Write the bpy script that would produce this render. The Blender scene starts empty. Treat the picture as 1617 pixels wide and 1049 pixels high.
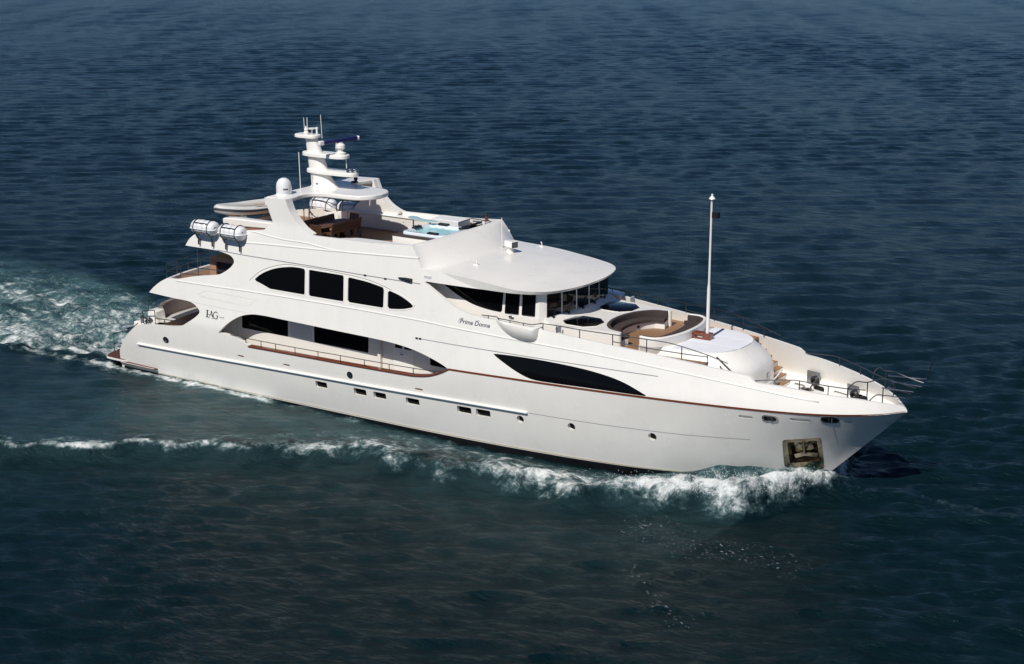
import bpy, bmesh, math, random
import numpy as np
from mathutils import Vector, Matrix
from mathutils.geometry import delaunay_2d_cdt
random.seed(7); rng=np.random.default_rng(7)
S=bpy.context.scene; COL=S.collection

# ------------------------------------------------------------ camera
cam=bpy.data.cameras.new('camera'); co=bpy.data.objects.new('camera',cam); COL.objects.link(co)
cam.sensor_width=36; cam.lens=58.463; cam.clip_start=1; cam.clip_end=20000
R_=(.833985,.551787,0); U_=(-.142601,.215530,.966029); Bk=(.533043,-.805654,.258434)
co.matrix_world=Matrix(((R_[0],U_[0],Bk[0],58.263),(R_[1],U_[1],Bk[1],-56.7),(R_[2],U_[2],Bk[2],22.0),(0,0,0,1)))
S.camera=co
# ------------------------------------------------------------ light
SUN_EL=math.radians(49); SUN_DIR=Vector((.10,-1,0)).normalized()*math.cos(SUN_EL)+Vector((0,0,math.sin(SUN_EL)))
w=bpy.data.worlds.new("World"); S.world=w; w.use_nodes=True
nt=w.node_tree; bg=nt.nodes['Background']; sky=nt.nodes.new('ShaderNodeTexSky'); sky.sky_type='NISHITA'; sky.sun_disc=False
sky.sun_elevation=SUN_EL; sky.sun_rotation=math.atan2(SUN_DIR.x,SUN_DIR.y); sky.air_density=.8; sky.dust_density=0.; sky.ozone_density=9.; sky.altitude=2200
nt.links.new(sky.outputs[0],bg.inputs[0]); bg.inputs[1].default_value=.072
sl=bpy.data.lights.new('sun','SUN'); sl.energy=5.0; sl.angle=math.radians(.5); sl.color=(1,.968,.915)
so=bpy.data.objects.new('sun',sl); COL.objects.link(so); so.rotation_euler=SUN_DIR.to_track_quat('Z','Y').to_euler(); so.location=(20,-40,60)
S.view_settings.view_transform='Standard'; S.view_settings.look='None'; S.view_settings.gamma=1; S.view_settings.exposure=-.25

# ------------------------------------------------------------ materials
def new_mat(name,col,rough=.5,metal=0,spec=.5,coat=0,var=0,varscale=3,bump=0,bscale=40,stretch=None):
    m=bpy.data.materials.new(name); m.use_nodes=True; n=m.node_tree.nodes; l=m.node_tree.links; b=n['Principled BSDF']
    b.inputs['Base Color'].default_value=(*col,1); b.inputs['Roughness'].default_value=rough; b.inputs['Metallic'].default_value=metal
    b.inputs['Specular IOR Level'].default_value=spec; b.inputs['Coat Weight'].default_value=coat; b.inputs['Coat Roughness'].default_value=.06
    tc=n.new('ShaderNodeTexCoord'); src=tc.outputs['Object']
    if stretch:
        mp=n.new('ShaderNodeMapping'); mp.inputs['Scale'].default_value=stretch; l.new(src,mp.inputs[0]); src=mp.outputs[0]
    if var:
        t=n.new('ShaderNodeTexNoise'); t.inputs['Scale'].default_value=varscale; t.inputs['Detail'].default_value=5; l.new(src,t.inputs['Vector'])
        mr=n.new('ShaderNodeMapRange'); mr.inputs[1].default_value=.3; mr.inputs[2].default_value=.7; mr.inputs[3].default_value=1-var; mr.inputs[4].default_value=1+var; l.new(t.outputs[0],mr.inputs[0])
        mx=n.new('ShaderNodeVectorMath'); mx.operation='SCALE'; mx.inputs[0].default_value=col; l.new(mr.outputs[0],mx.inputs['Scale']); l.new(mx.outputs[0],b.inputs['Base Color'])
        rr=n.new('ShaderNodeMapRange'); rr.inputs[3].default_value=max(.02,rough-.08); rr.inputs[4].default_value=rough+.1; l.new(t.outputs[0],rr.inputs[0]); l.new(rr.outputs[0],b.inputs['Roughness'])
    if bump:
        t2=n.new('ShaderNodeTexNoise'); t2.inputs['Scale'].default_value=bscale; t2.inputs['Detail'].default_value=3; l.new(src,t2.inputs['Vector'])
        bp=n.new('ShaderNodeBump'); bp.inputs['Strength'].default_value=bump; bp.inputs['Distance'].default_value=.02; l.new(t2.outputs[0],bp.inputs['Height']); l.new(bp.outputs[0],b.inputs['Normal'])
    return m
def plank_mat(name,c1,c2,axis='Y',pitch=.12,rough=.55):
    m=bpy.data.materials.new(name); m.use_nodes=True; n=m.node_tree.nodes; l=m.node_tree.links; b=n['Principled BSDF']; b.inputs['Roughness'].default_value=rough
    tc=n.new('ShaderNodeTexCoord'); wv=n.new('ShaderNodeTexWave'); wv.bands_direction=axis; wv.inputs['Scale'].default_value=.314/pitch; wv.inputs['Distortion'].default_value=0
    l.new(tc.outputs['Object'],wv.inputs['Vector'])
    cr=n.new('ShaderNodeMapRange'); cr.inputs[1].default_value=.02; cr.inputs[2].default_value=.14; l.new(wv.outputs['Fac'],cr.inputs[0])
    ns=n.new('ShaderNodeTexNoise'); ns.inputs['Scale'].default_value=2.2; ns.inputs['Detail'].default_value=6
    mp=n.new('ShaderNodeMapping'); mp.inputs['Scale'].default_value=(1,6,1) if axis=='Y' else (6,1,1); l.new(tc.outputs['Object'],mp.inputs[0]); l.new(mp.outputs[0],ns.inputs['Vector'])
    mx=n.new('ShaderNodeMix'); mx.data_type='RGBA'; mx.inputs['A'].default_value=(*c1,1); mx.inputs['B'].default_value=(*c2,1); l.new(ns.outputs[0],mx.inputs['Factor'])
    m2=n.new('ShaderNodeMix'); m2.data_type='RGBA'; m2.inputs['A'].default_value=(.03,.02,.015,1); l.new(cr.outputs[0],m2.inputs['Factor']); l.new(mx.outputs['Result'],m2.inputs['B'])
    l.new(m2.outputs['Result'],b.inputs['Base Color']); return m
M={}
M['white']=new_mat('white gelcoat',(.85,.818,.762),.28,spec=.45,coat=.25,var=.018,varscale=.9)
def weather(m):
    n=m.node_tree.nodes; l=m.node_tree.links; b=n['Principled BSDF']; src=b.inputs['Base Color'].links[0].from_socket
    tc=n.new('ShaderNodeTexCoord'); mp=n.new('ShaderNodeMapping'); mp.inputs['Scale'].default_value=(2.2,2.2,.22); l.new(tc.outputs['Object'],mp.inputs[0])
    t=n.new('ShaderNodeTexNoise'); t.inputs['Scale'].default_value=1.6; t.inputs['Detail'].default_value=6; t.inputs['Roughness'].default_value=.65; l.new(mp.outputs[0],t.inputs['Vector'])
    mr=n.new('ShaderNodeMapRange'); mr.inputs[1].default_value=.38; mr.inputs[2].default_value=.72; mr.inputs[3].default_value=1.0; mr.inputs[4].default_value=0.; l.new(t.outputs[0],mr.inputs[0])
    mx=n.new('ShaderNodeMix'); mx.data_type='RGBA'; mx.blend_type='MULTIPLY'; mx.inputs['B'].default_value=(.978,.972,.96,1); inv=n.new('ShaderNodeMath'); inv.operation='SUBTRACT'; inv.inputs[0].default_value=1; l.new(mr.outputs[0],inv.inputs[1]); l.new(inv.outputs[0],mx.inputs['Factor']); l.new(src,mx.inputs['A']); l.new(mx.outputs['Result'],b.inputs['Base Color'])
    t2=n.new('ShaderNodeTexNoise'); t2.inputs['Scale'].default_value=.8; t2.inputs['Detail'].default_value=2; l.new(tc.outputs['Object'],t2.inputs['Vector']); bp=n.new('ShaderNodeBump'); bp.inputs['Strength'].default_value=.12; bp.inputs['Distance'].default_value=.05; l.new(t2.outputs[0],bp.inputs['Height']); l.new(bp.outputs[0],b.inputs['Normal']); l.new(bp.outputs[0],b.inputs['Coat Normal'])
weather(M['white'])
M['deckwhite']=new_mat('white nonskid deck',(.74,.735,.725),.6,var=.03,varscale=2,bump=.15,bscale=160)
M['cream']=new_mat('cream gelcoat',(.78,.74,.67),.35,coat=.15,var=.02,varscale=1)
M['glass']=new_mat('black glass',(.0025,.0025,.003),.06,spec=.12)
M['glass2']=new_mat('dark tinted windscreen',(.006,.006,.008),.03,spec=.3,coat=.0)
M['teak']=plank_mat('teak deck',(.27,.14,.068),(.37,.21,.11))
M['teakdark']=plank_mat('dark wet teak',(.075,.025,.014),(.12,.045,.025))
M['wood']=new_mat('varnished mahogany',(.17,.042,.014),.22,coat=.5,var=.2,varscale=8,stretch=(1,8,8))
M['cabinet']=new_mat('brown wood veneer',(.30,.135,.075),.4,coat=.2,var=.15,varscale=5,stretch=(8,8,1))
M['beige']=new_mat('beige canvas',(.52,.40,.22),.8,var=.08)
M['taupe']=new_mat('taupe upholstery',(.060,.046,.042),.85,spec=.2,var=.1,varscale=6,bump=.2,bscale=30)
M['taupelight']=new_mat('pale taupe upholstery',(.22,.18,.165),.8,spec=.2,var=.08,varscale=6)
M['steel']=new_mat('polished steel',(.42,.42,.43),.22,metal=1,var=.15,varscale=20)
M['darksteel']=new_mat('dark rail steel',(.16,.16,.17),.35,metal=1)
M['bronze']=new_mat('stained stainless',(.30,.25,.19),.22,metal=1,var=.35,varscale=6)
M['black']=new_mat('black rubber',(.008,.008,.01),.5)
M['antifoul']=new_mat('black antifouling',(.006,.006,.008),.4,var=.2)
M['grey']=new_mat('grey pinstripe',(.22,.22,.24),.4)
M['greypanel']=new_mat('light grey louvre',(.60,.60,.59),.5)
M['gold']=new_mat('gold boot stripe',(.50,.42,.26),.4)
M['peach']=new_mat('pale wood veneer',(.42,.23,.155),.45,var=.1,varscale=5,stretch=(8,8,1))
M['chairwood']=new_mat('dark teak furniture',(.095,.046,.027),.5,var=.25,varscale=12,stretch=(6,6,1))
M['raft']=new_mat('white fibreglass canister',(.78,.78,.79),.35,coat=.2,var=.04,varscale=5)
M['tube']=new_mat('light grey inflatable tube',(.58,.57,.55),.5,var=.05,bump=.1,bscale=12)
M['tubedark']=new_mat('charcoal rubbing strake',(.03,.03,.035),.6)
M['tan']=new_mat('tan boat bottom',(.34,.22,.13),.5,var=.15)
M['tub']=new_mat('acrylic tub shell',(.72,.78,.82),.15,coat=.4,var=.03)
M['tubwater']=new_mat('pool water',(.42,.72,.74),.05,spec=.6,bump=.5,bscale=5)
M['cover']=new_mat('white canvas cover',(.76,.765,.80),.8,var=.03,varscale=2,bump=.3,bscale=8)
M['navy']=new_mat('navy lettering',(.01,.02,.07),.3)
M['ink']=new_mat('black lettering',(.015,.015,.018),.3)
M['bluebar']=new_mat('blue radar bar',(.016,.018,.10),.4)
M['glassbar']=new_mat('pale green glass counter',(.42,.58,.58),.06,spec=.7)
M['skin']=new_mat('skin tone',(.16,.07,.045),.5)
M['hair']=new_mat('dark hair',(.012,.009,.008),.6)
M['shirt']=new_mat('white shirt',(.72,.72,.75),.8)
M['trousers']=new_mat('navy trousers',(.02,.025,.045),.8)
M['lamp']=new_mat('lamp lens',(.05,.05,.055),.05,spec=.8)

# ------------------------------------------------------------ object helpers
def link(name,verts,faces,mat,parent=None,ang=38,bevel=0,flat=False):
    me=bpy.data.meshes.new(name); me.from_pydata([tuple(map(float,v)) for v in verts],[],faces)
    bm=bmesh.new(); bm.from_mesh(me); bmesh.ops.recalc_face_normals(bm,faces=bm.faces[:]); bm.to_mesh(me); bm.free()
    if not flat:
        me.polygons.foreach_set('use_smooth',[True]*len(me.polygons)); me.set_sharp_from_angle(angle=math.radians(ang))
    me.materials.append(M[mat] if isinstance(mat,str) else mat); me.update()
    o=bpy.data.objects.new(name,me); COL.objects.link(o)
    if parent: o.parent=parent
    if bevel:
        b=o.modifiers.new('edge','BEVEL'); b.width=bevel; b.segments=2; b.limit_method='ANGLE'; b.angle_limit=math.radians(40)
    return o
class MB:
    def __init__(s): s.v=[]; s.f=[]
    def add(s,v,f):
        k=len(s.v); s.v+=[tuple(p) for p in v]; s.f+=[tuple(i+k for i in q) for q in f]; return s
    def box(s,x0,x1,y0,y1,z0,z1):
        return s.add([(x0,y0,z0),(x1,y0,z0),(x1,y1,z0),(x0,y1,z0),(x0,y0,z1),(x1,y0,z1),(x1,y1,z1),(x0,y1,z1)],[(0,3,2,1),(4,5,6,7),(0,1,5,4),(1,2,6,5),(2,3,7,6),(3,0,4,7)])
    def obox(s,c,ax,half):
        """oriented box: centre, three axes, half sizes"""
        c=Vector(c); A=[Vector(a).normalized()*h for a,h in zip(ax,half)]
        v=[c+A[0]*i+A[1]*j+A[2]*k for k in(-1,1) for j in(-1,1) for i in(-1,1)]
        return s.add(v,[(0,2,3,1),(4,5,7,6),(0,1,5,4),(1,3,7,5),(3,2,6,7),(2,0,4,6)])
    def tube(s,pts,r,n=8,closed=False):
        P=[Vector(p) for p in pts]; m=len(P); rr=r if isinstance(r,(list,tuple)) else [r]*m
        rings=[]; up=None
        for i in range(m):
            a=P[(i-1)%m] if (i>0 or closed) else P[i]; b=P[(i+1)%m] if (i<m-1 or closed) else P[i]
            t=(b-a).normalized()
            if up is None: up=Vector((0,0,1)) if abs(t.z)<.9 else Vector((1,0,0))
            u=(up-t*up.dot(t)).normalized(); up=u; q=t.cross(u)
            rings.append([P[i]+(u*math.cos(2*math.pi*k/n)+q*math.sin(2*math.pi*k/n))*rr[i] for k in range(n)])
        v=[p for rg in rings for p in rg]; f=[]
        for i in range(m if closed else m-1):
            j=(i+1)%m
            for k in range(n): f.append((i*n+k,i*n+(k+1)%n,j*n+(k+1)%n,j*n+k))
        if not closed: f+= [tuple(range(n))[::-1],tuple((m-1)*n+k for k in range(n))]
        return s.add(v,f)
    def lathe(s,prof,c=(0,0,0),ax=(0,0,1),n=24):
        a=Vector(ax).normalized(); u=a.orthogonal().normalized(); q=a.cross(u); c=Vector(c); v=[];f=[]
        for r,z in prof:
            for k in range(n):
                t=2*math.pi*k/n; v.append(c+a*z+(u*math.cos(t)+q*math.sin(t))*max(r,1e-4))
        for i in range(len(prof)-1):
            for k in range(n): f.append((i*n+k,i*n+(k+1)%n,(i+1)*n+(k+1)%n,(i+1)*n+k))
        f+=[tuple(range(n))[::-1],tuple((len(prof)-1)*n+k for k in range(n))]
        return s.add(v,f)
    def ball(s,c,r,n=16,sc=(1,1,1)):
        v=[];f=[];m=n//2
        for i in range(m+1):
            a=math.pi*i/m
            for k in range(n):
                t=2*math.pi*k/n; v.append((c[0]+r*sc[0]*max(math.sin(a),1e-3)*math.cos(t),c[1]+r*sc[1]*max(math.sin(a),1e-3)*math.sin(t),c[2]+r*sc[2]*math.cos(a)))
        for i in range(m):
            for k in range(n): f.append((i*n+k,i*n+(k+1)%n,(i+1)*n+(k+1)%n,(i+1)*n+k))
        return s.add(v,f)
    def loft(s,rings,cap=True,closed=True):
        n=len(rings[0]); v=[p for r in rings for p in r]; f=[]
        for i in range(len(rings)-1):
            for k in range(n if closed else n-1): f.append((i*n+k,i*n+(k+1)%n,(i+1)*n+(k+1)%n,(i+1)*n+k))
        if cap: f+=[tuple(range(n))[::-1],tuple((len(rings)-1)*n+k for k in range(n))]
        return s.add(v,f)
    def prism(s,poly,z0,z1,edge=0):
        """plan polygon between two heights, top edge rounded by edge"""
        def off(p,d):
            m=len(p); o=[]; A=sum(p[i][0]*p[(i+1)%m][1]-p[(i+1)%m][0]*p[i][1] for i in range(m)); sg=1 if A>0 else -1
            for i in range(m):
                a=Vector(p[i-1]);b=Vector(p[i]);c=Vector(p[(i+1)%m]); t1=(b-a).normalized();t2=(c-b).normalized()
                n1=Vector((-t1.y,t1.x))*sg;n2=Vector((-t2.y,t2.x))*sg; nn=(n1+n2); nn=nn/max(nn.length_squared/2,.5)
                o.append((b+nn*d))
            return o
        if edge:
            e=edge; rings=[[(x,y,z0) for x,y in poly],[(x,y,z1-e) for x,y in poly]]
            for t in (30,60,90):
                a=math.radians(t); rings.append([(q[0],q[1],z1-e+e*math.sin(a)) for q in off(poly,e*(1-math.cos(a)))])
        else: rings=[[(x,y,z0) for x,y in poly],[(x,y,z1) for x,y in poly]]
        return s.loft(rings)
    def obj(s,name,mat,parent=None,**k): return link(name,s.v,s.f,mat,parent,**k)
def thing(name,label,cat,loc=(0,0,0),rz=0,group=None):
    o=bpy.data.objects.new(name,None); COL.objects.link(o); o.location=loc; o.rotation_euler=(0,0,rz); o['label']=label; o['category']=cat
    if group: o['group']=group
    o.empty_display_size=.3; return o
def smooth(pts,n=6,closed=False):
    """Catmull-Rom through points (any dimension)"""
    P=[np.array(p,float) for p in pts]; m=len(P); out=[]
    for i in range(m if closed else m-1):
        p0=P[(i-1)%m] if (closed or i>0) else 2*P[0]-P[1]; p1=P[i]; p2=P[(i+1)%m]; p3=P[(i+2)%m] if (closed or i<m-2) else 2*P[-1]-P[-2]
        for k in range(n):
            t=k/n; out.append(.5*((2*p1)+(-p0+p2)*t+(2*p0-5*p1+4*p2-p3)*t*t+(-p0+3*p1-3*p2+p3)*t**3))
    if not closed: out.append(P[-1])
    return [tuple(float(c) for c in q) for q in out]
def path(*segs,n=5):
    """join smooth segments; a corner stands where two segments meet"""
    out=[]
    for s in segs:
        q=smooth(s,n) if len(s)>2 else list(s)
        if out and abs(out[-1][0]-q[0][0])+abs(out[-1][1]-q[0][1])<1e-6: q=q[1:]
        out+=q
    if abs(out[-1][0]-out[0][0])+abs(out[-1][1]-out[0][1])<1e-6: out.pop()
    return out
def densify(p,step):
    out=[];m=len(p)
    for i in range(m):
        a=np.array(p[i]);b=np.array(p[(i+1)%m]);k=max(1,int(math.ceil(np.linalg.norm(b-a)/step)))
        for j in range(k): out.append(tuple(a+(b-a)*j/k))
    return out
def inside(px,py,poly):
    poly=np.asarray(poly); r=np.zeros(px.shape,bool); j=len(poly)-1
    for i in range(len(poly)):
        xi,yi=poly[i];xj,yj=poly[j]
        c=((yi>py)!=(yj>py)); 
        with np.errstate(divide='ignore',invalid='ignore'): xx=(xj-xi)*(py-yi)/(yj-yi)+xi
        r^=c&(px<xx); j=i
    return r
def triangulate(outline,holes=(),step=.22,gx=.22,gy=.17):
    loops=[densify(outline,step)]+[densify(h,step*.6) for h in holes]
    pts=[];edges=[]
    for L in loops:
        k=len(pts); pts+=L; edges+=[(k+i,k+(i+1)%len(L)) for i in range(len(L))]
    bp=np.array(pts); x0,y0=bp.min(0);x1,y1=bp.max(0)
    X,Y=np.meshgrid(np.arange(x0+gx/2,x1,gx),np.arange(y0+gy/2,y1,gy)); X=X.copy(); X[1::2]+=gx/2; X=X.ravel();Y=Y.ravel()
    ok=inside(X,Y,loops[0])
    for h in loops[1:]: ok&=~inside(X,Y,h)
    X=X[ok];Y=Y[ok]; d=np.full(X.shape,9.)
    for q in bp: d=np.minimum(d,(X-q[0])**2+(Y-q[1])**2)
    ok=d>(min(gx,gy)*.4)**2; allp=pts+list(zip(X[ok],Y[ok]))
    r=delaunay_2d_cdt([Vector((float(a),float(b))) for a,b in allp],edges,[],0,1e-6)
    V=np.array([(v.x,v.y) for v in r[0]]); F=np.array([f for f in r[2] if len(f)==3])
    c=V[F].mean(1); ok=inside(c[:,0],c[:,1],loops[0])
    for h in loops[1:]: ok&=~inside(c[:,0],c[:,1],h)
    return V,F[ok]
def shell(V,F,fo,fi):
    """solid between two mappings of a flat triangulation"""
    n=len(V); v=[fo(*p) for p in V]+[fi(*p) for p in V]; f=[tuple(t) for t in F]+[(t[0]+n,t[2]+n,t[1]+n) for t in F]
    cnt={}
    for t in F:
        for a,b in ((t[0],t[1]),(t[1],t[2]),(t[2],t[0])):
            k=(min(a,b),max(a,b)); cnt[k]=(cnt.get(k,(0,))[0]+1,a,b)
    for c,a,b in cnt.values():
        if c==1: f.append((b,a,a+n,b+n))
    return v,[tuple(int(i) for i in q) for q in f]

# ------------------------------------------------------------ the yacht's side surface: half breadth at (x aft to bow, z up)
def interp(x,xs,ys):
    xs=np.asarray(xs,float);ys=np.asarray(ys,float); h=np.diff(xs);d=np.diff(ys)/h; m=np.zeros_like(xs);m[0]=d[0];m[-1]=d[-1]
    for i in range(1,len(xs)-1):
        if d[i-1]*d[i]>0:
            w1=2*h[i]+h[i-1];w2=h[i]+2*h[i-1]; m[i]=(w1+w2)/(w1/d[i-1]+w2/d[i])
    x=np.clip(np.asarray(x,float),xs[0],xs[-1]); i=np.clip(np.searchsorted(xs,x)-1,0,len(xs)-2); t=(x-xs[i])/h[i]
    return ((1+2*t)*(1-t)**2)*ys[i]+(t*(1-t)**2)*h[i]*m[i]+(t*t*(3-2*t))*ys[i+1]+(t*t*(t-1))*h[i]*m[i+1]
SD=[0,.15,.6,1.2,2.6,4.8,7.2,9.8,12.5,15.2,17.8,22,30,34,36,38.2]
SB=[0,.16,.72,1.22,1.98,2.62,3.05,3.38,3.62,3.80,3.93,3.97,3.93,3.85,3.74,3.5]
WD=[0,.15,1,2.5,4.5,7,10,14,18,26,31,35,38.2]
WB=[0,.06,.45,1.18,1.98,2.62,3.05,3.34,3.45,3.50,3.45,3.3,3.1]
def zsheer(x): return 3.05+.28*np.clip((np.asarray(x,float)-20.4)/17.8,-.3,1)
def xstem(z):
    z=np.asarray(z,float); return np.where(z<3.33,34.9+3.3*np.clip(z/3.33,-.5,1),38.2-.35*(z-3.33))
def Bh(x,z):
    x=np.asarray(x,float);z=np.asarray(z,float); zb=zsheer(x);t=np.clip(z/zb,-.4,1.)
    d=np.clip(xstem(z)-x,0,38.2); b0=interp(d,SD,SB);b1=interp(d,WD,WB)
    wb=np.clip((x-24)/8,0,1);wb=wb*wb*(3-2*wb); tc=np.clip(t,0,1)
    f=(1-wb)*(1-(1-tc)**1.8)+wb*(tc**1.15)+np.where(t<0,t*.5,0)
    b=b1+(b0-b1)*f; k=interp(x,[0,10,18,26,33,38.2],[.14,.14,.13,.17,.24,.3])
    return np.maximum(b-k*np.minimum(np.clip(z-zb,0,None),5)*np.clip(d/.8,0,1),0.)
def B(x,z): return float(Bh(x,z))
def par(p,sg): return p[0 if sg<0 else 1] if isinstance(p,list) else p
def sides(name,mat,parent,fn,**k):
    """one object on each side of the yacht; fn(mesh, sign)"""
    out=[]
    for sg in(-1,1):
        mb=MB(); fn(mb,sg); out.append(mb.obj(name,mat,par(parent,sg),**k))
    return out
def skin(name,outline,holes,off,th,mat,parent,both=True,ang=35,**k):
    V,F=triangulate(outline,holes,**k)
    b=Bh(V[:,0],V[:,1]); mb=MB()
    fo={};
    out=[]
    for sg in ((-1,1) if both else (-1,)):
        yo=b+off; yi=np.maximum(b+off-th,.0); n=len(V); mb=MB()
        v=[(V[i,0],sg*yo[i],V[i,1]) for i in range(n)]+[(V[i,0],sg*yi[i],V[i,1]) for i in range(n)]
        mb.add(v,shell(V,F,lambda x,z:(0,0,0),lambda x,z:(0,0,0))[1])
        out.append(mb.obj(name,mat,par(parent,sg),ang=ang))
    return out
def ribbon(name,pts,w,off,th,mat,parent):
    """strip that hugs the side surface along (x,z) points"""
    p=densify_open(pts,.25)
    def fn(mb,sg):
        v=[];m=len(p)
        for i in range(m):
            a=np.array(p[max(i-1,0)]);b=np.array(p[min(i+1,m-1)]);t=(b-a)/np.linalg.norm(b-a);q=np.array((-t[1],t[0]))*w/2
            for s_,o in ((-1,-th),(-1,off),(1,off),(1,-th)):
                x,z=np.array(p[i])+s_*q; v.append((x,sg*(B(x,z)+o),z))
        mb.loft([v[i*4:i*4+4] for i in range(m)])
    return sides(name,mat,parent,fn)
def densify_open(p,step):
    out=[]
    for a,b in zip(p,p[1:]):
        a=np.array(a);b=np.array(b);k=max(1,int(math.ceil(np.linalg.norm(b-a)/step)))
        out+=[tuple(a+(b-a)*j/k) for j in range(k)]
    return out+[tuple(p[-1])]
def mirror(pts): return [(x,-y) for x,y in pts][::-1]
def arc(cx,cy,rx,ry,a0,a1,n): return [(cx+rx*math.cos(math.radians(a0+(a1-a0)*i/n)),cy+ry*math.sin(math.radians(a0+(a1-a0)*i/n))) for i in range(n+1)]
def rrect(x0,x1,z0,z1,r,n=4):
    o=[]
    for cx,cz,a in ((x1-r,z1-r,0),(x0+r,z1-r,90),(x0+r,z0+r,180),(x1-r,z0+r,270)): o+=arc(cx,cz,r,r,a,a+90,n)
    return o
def quad_round(q,r,n=4):
    """rounded corners for any convex polygon"""
    o=[];m=len(q)
    for i in range(m):
        a=np.array(q[i-1],float);b=np.array(q[i],float);c=np.array(q[(i+1)%m],float)
        p=b+(a-b)/np.linalg.norm(a-b)*r;s=b+(c-b)/np.linalg.norm(c-b)*r
        for k in range(n+1):
            t=k/n; o.append(tuple((1-t)**2*p+2*t*(1-t)*b+t*t*s))
    return o
def slab(name,outline,zt,zb,mat,parent,gx=.35,gy=.35,step=.3,ang=40,bevel=0):
    V,F=triangulate(outline,(),step,gx,gy); zt_=zt if callable(zt) else (lambda x,y:zt); zb_=zb if callable(zb) else (lambda x,y:zb)
    v,f=shell(V,F,lambda x,y:(x,y,zt_(x,y)),lambda x,y:(x,y,zb_(x,y)))
    return link(name,v,f,mat,parent,ang=ang,bevel=bevel)
def deck_outline(x0,x1,z,inset,n=40):
    xs=np.linspace(x0,x1,n); b=[(float(x),max(B(x,z)-inset,.03)) for x in xs]
    return [(x,-y) for x,y in b]+[(x,y) for x,y in b[::-1]]

# ============================================================ YACHT
Y=thing('motor_yacht','large white three deck motor yacht under way with black windows and tall white mast','yacht')
# ---- side traces in metres (x from stern, z above water)
STERN=[(.60,.2),(.626,.285),(.721,.717),(.904,1.022),(1.144,1.332),(1.422,1.612),(1.703,1.856),(2.022,2.104),(2.319,2.249),(2.85,2.36),(3.51,2.434)]
CAPTOP=[(20.263,3.041),(19.845,2.819),(19.252,2.598),(18.509,2.477),(17.764,2.451),(14.683,2.404),(12.259,2.376),(9.432,2.31)]
sheer=[(float(x),float(zsheer(x))) for x in np.linspace(20.263,37.9,60)]
hull_out=path(STERN,[(3.51,2.434),(4.4,2.52),(5.178,2.657),(5.621,2.88)],[(5.621,2.88),(6.5,2.8),(7.55,2.703)],[(7.55,2.703),(7.753,2.703),(8.391,2.645),(8.936,2.512),(9.282,2.40),(9.432,2.31)],CAPTOP[::-1],sheer,
    [(37.9,3.326),(38.19,3.33)],[(float(xstem(z))-.01,z) for z in np.linspace(3.33,-.9,14)],[(34.2,-.9),(.75,-.9)],[(.75,-.9),(.60,.2)])
rect_ports=[(a-.02,b+.02,c-.015,d+.015) for a,b,c,d in ((13.06,13.66,1.06,1.33),(15.18,15.81,1.09,1.37),(16.24,16.86,1.11,1.38),(17.94,18.59,1.14,1.41),(20.51,21.15,1.19,1.47),(21.42,22.06,1.21,1.49))]
hole_rect=[rrect(a,b,c,d,.05) for a,b,c,d in rect_ports]
hole_round=[arc(cx,cz,.165,.165,0,342,19) for cx,cz in ((23.47,1.37),(25.76,1.42),(29.14,1.50))]
POCKET_O=quad_round([(33.82,.60),(35.14,.56),(35.39,2.19),(34.05,1.97)],.13); POCKET_I=quad_round([(34.05,.81),(35.07,.98),(35.22,2.03),(34.2,1.86)],.07)
fairleads=[(33.8,2.93,.265,.125),(35.88,3.07,.265,.12)]
hole_fair=[arc(4.14,1.84,.145,.11,0,342,19)]+[rrect(x-a,x+a,z-b,z+b,b*.95) for x,z,a,b in fairleads]
slots=[(8.8,1.79,.19,.05),(11.49,1.81,.19,.05),(18.67,1.9,.20,.05),(32.9,2.90,.26,.06),(34.86,2.99,.36,.065),(36.42,2.985,.14,.055)]
hole_slot=[rrect(x-a,x+a,z-b,z+b,b*.9) for x,z,a,b in slots]
hull=skin('hull',hull_out,hole_rect+hole_round+hole_fair+hole_slot+[POCKET_O],0,.24,'white',Y)
# bottom paint, boot stripe, transom
ribbon('boot_stripe',[(1.,.0),(10,.03),(22,.02),(30,.02),(34.5,.06)],.03,.006,.02,'gold',Y)
skin('bottom_paint',[(.8,-.86),(33.7,-.86),(34.3,-.45),(34.6,-.10),(34.6,.03),(33,.02),(28,-.02),(20,-.03),(8,-.02),(.8,-.03)],(),.010,.03,'antifoul',Y)
mb=MB(); prof=[(x+.12,z) for x,z in STERN]+[(3.2,2.40),(3.2,1.55),(2.2,1.2),(1.6,-.8),(.8,-.8)]
mb.loft([[(x-.35*(1-(yy/3.3)**2),yy,z) for x,z in prof] for yy in np.linspace(-3.2,3.2,13)]); mb.obj('transom','white',Y)
for i,h in enumerate(hole_rect): skin('porthole',[(x+.0,z) for x,z in quad_round([(rect_ports[i][0]-.02,rect_ports[i][2]-.02),(rect_ports[i][1]+.02,rect_ports[i][2]-.02),(rect_ports[i][1]+.02,rect_ports[i][3]+.02),(rect_ports[i][0]-.02,rect_ports[i][3]+.02)],.03)],(),-.13,.03,'glass',Y,step=.1)
for cx,cz in ((23.47,1.37),(25.76,1.42),(29.14,1.50)): skin('round_porthole',arc(cx,cz,.19,.19,0,342,19),(),-.19,.03,'glass',Y,step=.1)
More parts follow.
